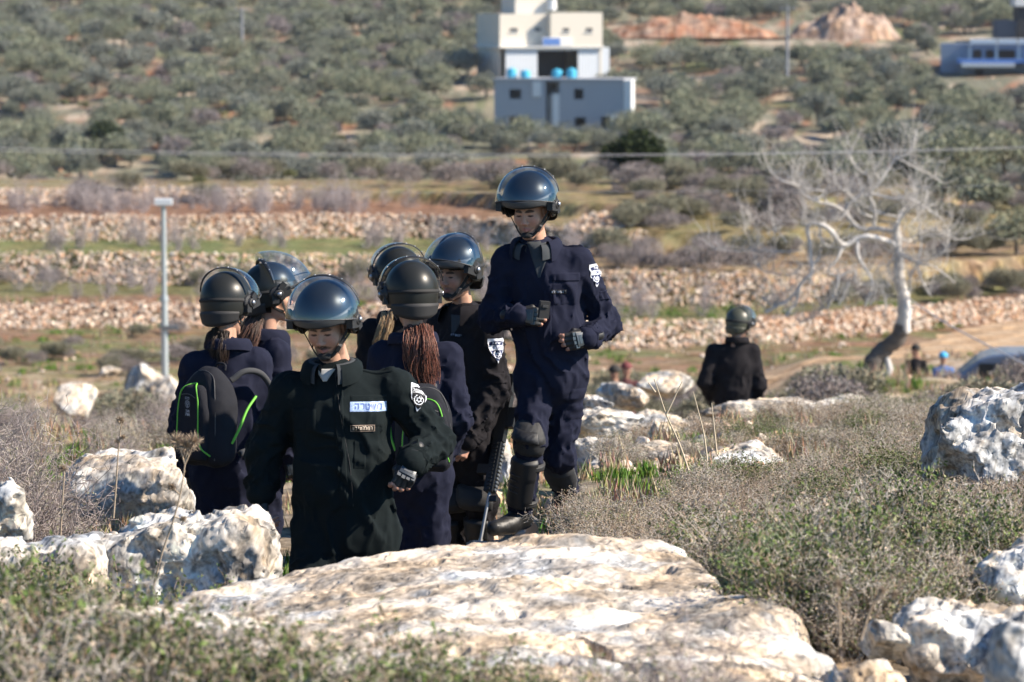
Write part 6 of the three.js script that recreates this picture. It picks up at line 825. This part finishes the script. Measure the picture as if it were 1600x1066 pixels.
{ // the officer with the rifle, behind
  const d = 20.3, F = person({ d, seed: 14, mat: M.char, yaw: -0.75, ground: CAM - 3.0, girth: 1.02, cuff: 0.058, cell: 0.0115, beard: 0.45, tone: 0.92, fold: 1.2, head: { yaw: -40 * D2R, pitch: 4 * D2R }, group: 'officers in helmets and coveralls', label: 'officer in black coverall with a slung rifle, facing left',
    j: { head: [714, 433, 0], neck: [726, 484, -0.02], chest: [730, 555, 0], pelvis: [728, 680, 0], shA: [690, 508, -0.13], shB: [762, 508, 0.12], elA: [668, 600, -0.1], elB: [772, 612, 0.13], wrA: [676, 668, 0.12], wrB: [730, 688, 0.24], hipA: [708, 700, -0.06], hipB: [748, 700, 0.05], knA: [706, 785, -0.02], knB: [752, 785, 0.1], anA: [708, 862, -0.08], anB: [754, 860, 0.06], toA: [690, 880, 0.06], toB: [736, 878, 0.2] },
    handA: { dir: V(-0.6, -0.6, 0.4), dorsal: V(0, 0.5, 0.8), sgn: -1, pose: 'loose' }, handB: { dir: V(-0.45, -0.85, 0.3), dorsal: V(0.35, 0.15, 0.9), sgn: 1, pose: 'fist' }, collar: { h: 0.05, fall: 0.07, open: 0.6, r: 0.085 } });
  const { put, at, J } = F; put('shoulder_patch', patchOn(F, at(771, 548, 0.15), V(0.45, 0.05, 0.9), 0.105, 0.13, { off: 0.005, width: shieldW, edge: 0.004, nv: 18 }), badge.light); put('name_tag', patchOn(F, at(715, 524, 0.1), V(-0.5, 0.1, 0.85), 0.075, 0.022, { off: 0.005, roll: -0.1 }), badge.tag2); put('undershirt', patchOn(F, at(706, 505, 0.1), V(-0.7, 0.3, 0.7), 0.1, 0.11, { width: (v) => 0.1 + 0.9 * v, off: 0.003 }), M.shirt);
  put('sleeve_pocket', patchOn(F, at(775, 590, 0.15), V(0.5, 0, 0.86), 0.11, 0.06, { off: 0.006 }), M.char); put('cuff', wrap(F, J.elB, J.wrB, Z1, 0.86, 0.99, 0, 6.2832, { off: 0.002, nv: 6 }), M.char);
  for (const [K, A] of [[J.knA, J.anA], [J.knB, J.anB]]) { put('knee_pad', wrap(F, K.clone().add(V(0, 0.1, 0)), A, V(-0.6, 0, 0.8), 0, 0.36, -1.2, 1.2, { raw: 1, off: 0.02, nv: 12, bulge: (u, v) => 0.02 * Math.sin(v * Math.PI) }), M.rubber); put('shin_guard', wrap(F, K, A, V(-0.6, 0, 0.8), 0.28, 0.9, -1.1, 1.1, { raw: 1, off: 0.02, nv: 14 }), M.black); }
}
{ // the woman with red hair, seen from behind
  const d = 19, F = person({ d, seed: 21, mat: M.navy, yaw: -165 * D2R, ground: CAM - 3.0, girth: 0.93, cell: 0.0125, slim: 0.92, head: { yaw: -164 * D2R, pitch: 4 * D2R }, group: 'officers in helmets and coveralls', label: 'officer with long reddish hair and backpack, seen from behind',
    j: { head: [643, 474, 0], neck: [646, 528, 0.02], chest: [650, 595, 0], pelvis: [654, 725, 0], shA: [700, 558, 0.02], shB: [598, 556, -0.04], elA: [714, 655, 0.04], elB: [588, 650, -0.04], wrA: [695, 715, -0.18], wrB: [606, 715, -0.2], hipA: [675, 745, 0], hipB: [633, 745, 0], knA: [676, 838, 0], knB: [634, 838, -0.05], anA: [678, 925, 0.05], anB: [634, 925, 0], toA: [682, 945, -0.12], toB: [632, 945, -0.18] },
    handA: { dir: V(-0.3, -0.9, -0.3), dorsal: V(0.9, -0.2, 0.2), sgn: -1, pose: 'loose' }, handB: { dir: V(0.3, -0.9, -0.3), dorsal: V(-0.9, -0.2, 0.2), sgn: 1, pose: 'loose' }, collar: { h: 0.045, fall: 0.05, open: 0.6, r: 0.08 } });
  const at = F.at, red = [[0.16, 0.055, 0.035], [0.1, 0.035, 0.022], [0.24, 0.1, 0.065], [0.06, 0.025, 0.018]];
  F.put('hair', strands(5, [[at(655, 512, 0.1), at(655, 540, 0.16), at(650, 575, 0.17), at(664, 612, 0.17)], [at(668, 512, 0.09), at(672, 540, 0.15), at(676, 575, 0.16), at(680, 606, 0.16)], [at(640, 512, 0.1), at(640, 535, 0.15), at(642, 560, 0.16), at(654, 600, 0.17)], [at(662, 510, 0.1), at(664, 540, 0.17), at(664, 575, 0.18), at(672, 618, 0.17)]], 1500, 0.032, 0.0021, red), hairMat);
}
{ // the woman beyond her
  const d = 21.6, F = person({ d, seed: 27, mat: M.char, yaw: -160 * D2R, ground: CAM - 3.05, girth: 0.95, cell: 0.014, slim: 0.93, head: { yaw: -158 * D2R, pitch: 0 }, group: 'officers in helmets and coveralls', label: 'officer with light brown hair mostly hidden between the two others',
    j: { head: [622, 444, 0], neck: [624, 494, 0], chest: [624, 560, 0], pelvis: [624, 680, 0], shA: [670, 520, 0.02], shB: [580, 520, -0.02], elA: [680, 610, 0], elB: [572, 610, 0], wrA: [660, 670, -0.15], wrB: [592, 670, -0.15], hipA: [642, 700, 0], hipB: [606, 700, 0], knA: [642, 780, 0], knB: [606, 780, 0], anA: [642, 850, 0], anB: [606, 850, 0], toA: [644, 866, -0.15], toB: [604, 866, -0.15] } });
  const at = F.at; F.put('hair', strands(6, [[at(602, 490, 0.09), at(598, 510, 0.12), at(590, 535, 0.13), at(586, 560, 0.13)], [at(612, 488, 0.1), at(606, 512, 0.13), at(598, 540, 0.14), at(596, 566, 0.13)]], 620, 0.022, 0.0022, [[0.3, 0.2, 0.1], [0.2, 0.12, 0.06], [0.36, 0.26, 0.15]]), hairMat);
}
{ // the woman at the far left with the backpack
  const d = 20, F = person({ d, seed: 33, mat: M.navy, yaw: 158 * D2R, ground: CAM - 3.05, girth: 0.95, cell: 0.0125, slim: 0.92, head: { yaw: 150 * D2R, pitch: 6 * D2R, roll: -0.06 }, group: 'officers in helmets and coveralls', label: 'leftmost officer, seen from behind under a green-trimmed backpack',
    j: { head: [355, 488, 0], neck: [356, 538, 0.03], chest: [350, 605, 0], pelvis: [352, 722, 0], shA: [402, 566, 0.02], shB: [304, 572, 0.02], elA: [412, 655, 0.02], elB: [286, 665, 0.02], wrA: [395, 715, -0.15], wrB: [298, 735, -0.12], hipA: [372, 742, 0], hipB: [332, 742, 0], knA: [374, 825, 0], knB: [332, 825, 0], anA: [374, 898, 0], anB: [332, 898, 0.04], toA: [378, 915, -0.15], toB: [334, 915, -0.12] },
    handA: { dir: V(0, -1, -0.2), dorsal: V(1, 0, 0), sgn: -1, pose: 'loose', glove: 1 }, handB: { dir: V(0.1, -1, -0.2), dorsal: V(-1, 0, 0.1), sgn: 1, pose: 'loose', glove: 1 } });
  const at = F.at; F.put('hair', strands(7, [[at(338, 515, 0.06), at(330, 530, 0.08), at(326, 545, 0.08)], [at(352, 520, 0.1), at(348, 545, 0.14), at(346, 575, 0.14)], [at(344, 520, 0.08), at(336, 540, 0.12), at(335, 560, 0.12)]], 1100, 0.026, 0.0021, [[0.03, 0.018, 0.012], [0.05, 0.03, 0.02]]), hairMat);
}
{ // the woman facing right with raised visor
  const d = 20.9, F = person({ d, seed: 39, mat: M.navy, yaw: 120 * D2R, ground: CAM - 3.05, girth: 0.96, cell: 0.0125, slim: 0.93, head: { yaw: 108 * D2R, pitch: -4 * D2R, roll: 0 }, helmet: { visor: 1.3 }, group: 'officers in helmets and coveralls', label: 'officer with dark ponytail in profile facing right, clear visor raised',
    j: { head: [424, 470, 0], neck: [414, 522, 0], chest: [410, 590, 0], pelvis: [402, 715, 0], shA: [432, 552, 0.16], shB: [392, 552, -0.14], elA: [440, 650, 0.2], elB: [376, 650, -0.12], wrA: [452, 715, 0.12], wrB: [410, 720, -0.2], hipA: [414, 735, 0.06], hipB: [392, 735, -0.06], knA: [418, 815, 0.06], knB: [394, 815, -0.06], anA: [414, 880, 0.06], anB: [392, 880, -0.06], toA: [434, 895, 0], toB: [412, 895, -0.12] },
    handA: { dir: V(0.3, -0.9, 0), dorsal: V(0.3, 0, 0.9), sgn: -1, pose: 'loose', glove: 1 }, collar: { h: 0.05, fall: 0.06, open: 0.6, r: 0.08 } });
  const at = F.at; F.put('hair', strands(8, [[at(402, 492, 0.05), at(392, 512, 0.1), at(378, 545, 0.14), at(364, 590, 0.16)], [at(406, 500, 0.06), at(398, 524, 0.12), at(386, 556, 0.16), at(376, 598, 0.17)], [at(398, 490, 0.04), at(384, 515, 0.1), at(370, 550, 0.14), at(358, 594, 0.15)]], 1300, 0.032, 0.0021, [[0.035, 0.018, 0.012], [0.06, 0.03, 0.02], [0.13, 0.065, 0.045]]), hairMat);
  F.put('epaulette', patchOn(F, at(434, 532, 0.1), V(0.2, 0.9, 0.4), 0.14, 0.055, { off: 0.006, up: V(-0.5, 0, -0.8) }), M.navy);
}
{ // the officer standing farther off
  const d = 38.7, F = person({ d, seed: 45, mat: M.char, yaw: 165 * D2R, ground: W(800, 772, d).y, girth: 1.02, cell: 0.02, head: { yaw: 140 * D2R, pitch: 8 * D2R }, helmet: { shell: M.camo }, group: 'officers in helmets and coveralls', label: 'distant officer in black seen from behind, standing below the rocks near the bare tree',
    j: { head: [1155, 512, 0], neck: [1152, 531, 0.02], chest: [1147, 572, 0], pelvis: [1145, 640, 0], shA: [1176, 549, 0], shB: [1116, 549, 0], elA: [1186, 602, 0.03], elB: [1102, 596, 0.06], wrA: [1178, 632, -0.15], wrB: [1108, 620, -0.12], hipA: [1156, 650, 0], hipB: [1133, 650, 0], knA: [1158, 700, -0.05], knB: [1131, 700, 0], anA: [1158, 750, 0.05], anB: [1130, 752, 0], toA: [1164, 764, -0.12], toB: [1130, 765, -0.15] },
    handA: { dir: V(-0.2, -0.9, -0.3), dorsal: V(1, 0, 0), sgn: -1, pose: 'loose', glove: 1 }, handB: { dir: V(0.2, -0.9, -0.3), dorsal: V(-1, 0, 0), sgn: 1, pose: 'loose', glove: 1 } });
}
// ---- four people sitting or standing far down the slope
function farPerson(px, py, d, o) {
  const s = FOCAL / d, q = (x, y, z = 0) => [px + x * s, py - y * s, z], F = person({ d, seed: px, mat: o.mat, yaw: o.yaw ?? 0.4, ground: W(px, py + 1.45 * s, d).y, girth: 0.92, cell: 0.03, plain: 1, head: { yaw: o.yaw ?? 0.4, pitch: 0.15 }, label: o.label, tone: o.tone ?? 0.9, beard: 0, fold: 0.5,
    j: { head: q(0, 0), neck: q(0, -0.2), chest: q(-0.02, -0.4), pelvis: q(-0.04 + (o.lean ?? 0), -0.85), shA: q(-0.18, -0.28), shB: q(0.18, -0.28), elA: q(-0.25, -0.55), elB: q(0.25, -0.55, 0.05), wrA: q(-0.2, -0.75, 0.15), wrB: q(0.2, -0.75, 0.15), hipA: q(-0.1, -0.9), hipB: q(0.1, -0.9), knA: q(-0.12, -1.15, 0.1), knB: q(0.12, -1.15, 0.1), anA: q(-0.12, -1.42), anB: q(0.12, -1.42), toA: q(-0.12, -1.45, 0.1), toB: q(0.12, -1.45, 0.1) } });
  const cap = new THREE.SphereGeometry(0.115, 16, 10, 0, 6.2832, 0, 1.7); cap.scale(1, 1, 1.05); const c = part(F.g, o.cap ? 'cap' : 'hair', cap, o.cap ?? std(0.02, 0.018, 0.016, 0.8)); c.position.copy(F.J.head).sub(F.base).add(V(0, 0.045, -0.01)); return F;
}
farPerson(1431, 548, 88, { mat: M.char, yaw: -1.2, lean: -0.25, label: 'small far figure in black right of the bare tree trunk' });
farPerson(1474, 560, 90, { mat: cloth(0.1, 0.2, 0.45), yaw: 0.2, cap: std(0.05, 0.38, 0.65, 0.7), label: 'small far figure with bright blue hood beside the parked vehicle' });
farPerson(960, 583, 72, { mat: std(0.2, 0.25, 0.26, 0.9), yaw: -0.5, tone: 0.6, label: 'small far figure in grey sitting behind the rocks' });
farPerson(979, 578, 74, { mat: std(0.09, 0.03, 0.03, 0.9), yaw: 0.3, cap: std(0.16, 0.04, 0.04, 0.8), label: 'small far figure with dark red hood sitting behind the rocks' });

// ---- backpacks, rifle
function backpack(P, yaw, sc, label, lean, shoulderA, shoulderB) {
  const g = new THREE.Group(), pos = P; g.position.copy(pos); g.rotation.set(lean, yaw, 0, 'YXZ'); g.scale.setScalar(sc);
  const rb = (x, y, z, cx, cy, cz, a, b, c, r) => { const u = Math.abs(x - cx) - a + r, v = Math.abs(y - cy) - b + r, w = Math.abs(z - cz) - c + r; return Math.hypot(Math.max(u, 0), Math.max(v, 0), Math.max(w, 0)) + Math.min(Math.max(u, v, w), 0) - r; };
  const fm = (x, y, z) => rb(x * (1 + 0.5 * Math.max(0, y - 0.08)), y, z, 0, 0, 0, 0.15 - 0.06 * ss(0.05, 0.25, y), 0.235, 0.09 - 0.03 * ss(0.05, 0.24, y), 0.07) - 0.008 * fbm(x * 7, y * 7, z * 7, 3), fp = (x, y, z) => rb(x, y, z, 0, -0.03, 0.085, 0.105 - 0.05 * ss(0, 0.2, y), 0.18, 0.035, 0.03) - 0.006 * fbm(x * 8, y * 8, z * 8 + 4, 3);
  part(g, 'main_pouch', nets(fm, V(-0.18, -0.27, -0.12), V(0.18, 0.27, 0.12), 0.011, 0.02), M.bag); part(g, 'front_pocket', nets(fp, V(-0.13, -0.24, 0.03), V(0.13, 0.18, 0.14), 0.009, 0.02), M.bag);
  const both = (x, y, z) => Math.min(fm(x, y, z), fp(x, y, z)), on = (list, r, seg = 60) => tubeG(list.map(([x, y]) => { const p = V(x, y, 0.3), t = traceTo(both, p, V(0, 0, -1), 0.5); p.z -= t - 0.001; return p; }), r, seg, 5);
  part(g, 'green_piping', on([[-0.085, -0.14], [-0.088, -0.05], [-0.08, 0.06], [-0.055, 0.13], [-0.01, 0.155], [0.035, 0.14], [0.062, 0.08], [0.07, 0], [0.072, -0.08], [0.09, -0.14], [0.115, -0.18]], 0.0042), M.lime); part(g, 'green_piping', on([[-0.075, -0.1], [-0.03, -0.108], [0.02, -0.112]], 0.0042, 20), M.lime); part(g, 'green_piping', on([[-0.125, 0.05], [-0.135, -0.05], [-0.137, -0.15]], 0.004, 20), M.lime);
  const em = canvasTex(128, 256, (x, w, h) => { x.fillStyle = '#15161b'; x.fillRect(0, 0, w, h); x.strokeStyle = '#8f949e'; x.lineWidth = 7; x.strokeRect(26, 14, 76, 20); x.beginPath(); x.arc(64, 96, 40, 0, 6.3); x.stroke(); x.beginPath(); x.moveTo(34, 60); x.lineTo(64, 140); x.lineTo(94, 60); x.closePath(); x.stroke(); star(x, 64, 92, 22); x.strokeStyle = '#a9adb6'; glyphs(x, 'mgb', 26, 168, 76, 26, 8); glyphs(x, 'msrh', 22, 208, 84, 26, 8); });
  const e = gridGeo(8, 12, (u, v) => { const p = V((u - 0.5) * 0.05 - 0.012, 0.045 + (v - 0.5) * 0.1, 0.3); p.z -= traceTo(both, p, V(0, 0, -1), 0.5) - 0.002; return p; }); part(g, 'printed_emblem', e, printMat(em)); part(g, 'handle', tubeG([V(-0.035, 0.215, -0.06), V(-0.03, 0.24, -0.065), V(0.03, 0.24, -0.065), V(0.035, 0.215, -0.06)], 0.007, 20, 6), M.bag); part(g, 'zip', on([[-0.125, -0.2], [-0.13, -0.05], [-0.115, 0.1], [-0.075, 0.19], [0, 0.215], [0.075, 0.19], [0.115, 0.1], [0.13, -0.05], [0.125, -0.2]], 0.0028), M.band); part(g, 'zip', on([[-0.06, 0.1], [0, 0.105], [0.045, 0.09]], 0.0025, 20), M.band);
  for (const s of [-1, 1]) { part(g, 'shoulder_strap', tubeG([V(s * 0.07, 0.17, -0.07), V(s * 0.1, 0.215, -0.13), V(s * 0.115, 0.2, -0.22), V(s * 0.12, 0.08, -0.3), V(s * 0.15, -0.1, -0.24), V(s * 0.15, -0.17, -0.07)], 0.015, 40, 8), M.grey); part(g, 'side_tape', tubeG([V(s * 0.15, -0.12, -0.02), V(s * 0.165, -0.05, -0.05), V(s * 0.16, 0.04, -0.1), V(s * 0.15, 0.1, -0.16)], 0.007, 20, 5), M.lime); }
  return top(shade(g), 'backpack', label, 'backpack');
}
backpack(W(326, 650, 20 - 0.26), -0.8, 1.1, 'black backpack with green piping on the leftmost officer', -0.05);
backpack(W(662, 668, 19 - 0.25), 0.3, 0.93, 'black backpack with green tape on the red-haired officer', -0.03);
backpack(W(398, 640, 20.9 - 0.1), -0.95, 0.8, 'dark backpack with bright green strap on the ponytailed officer', -0.03);
{ // rifle, muzzle down
  const g = new THREE.Group(), A = W(787, 652, 20.2), B = W(750, 850, 19.92), L = A.distanceTo(B), q = new THREE.Quaternion().setFromUnitVectors(V(0, -1, 0), B.clone().sub(A).normalize()), bx = (n, m, x0, x1, y0, y1, z0, z1, par = g) => part(par, n, boxG(x0, x1, -y1, -y0, z0, z1), m);
  bx('receiver', M.gun, -0.03, 0.03, -0.12, 0.14, -0.02, 0.02); const hg = bx('handguard', M.gun, -0.026, 0.026, 0.145, 0.42, -0.026, 0.026); for (let k = 0; k < 13; k++) { const y = 0.15 + k * 0.021; bx('rail_tooth', M.steel, 0.0265, 0.036, y, y + 0.011, -0.012, 0.012, hg); bx('rail_tooth', M.gun, -0.012, 0.012, y, y + 0.011, 0.0265, 0.034, hg); }
  const brl = part(g, 'barrel', new THREE.CylinderGeometry(0.009, 0.009, L - 0.42, 12), M.steel); brl.position.y = -(L + 0.42) / 2; const mz = part(g, 'muzzle', new THREE.CylinderGeometry(0.013, 0.013, 0.05, 12), M.steel); mz.position.y = -L; bx('front_sight', M.gun, 0.01, 0.05, 0.44, 0.47, -0.008, 0.008); const mg = bx('magazine', M.gun, -0.15, -0.03, 0.05, 0.115, -0.014, 0.014); bx('grip', M.gun, -0.11, -0.03, -0.08, -0.035, -0.015, 0.015); bx('stock', M.gun, -0.04, 0.025, -0.24, -0.125, -0.018, 0.018); bx('sight', M.gun, 0.032, 0.075, -0.05, 0.06, -0.02, 0.02); bx('foregrip', M.rubber, -0.09, -0.027, 0.27, 0.32, -0.02, 0.02);
  g.position.copy(A); g.quaternion.copy(q); g.rotateY(-0.5); top(shade(g), 'rifle', 'black rifle hanging muzzle down beside the officer in black', 'rifle');
}
renderer.render(scene, camera);
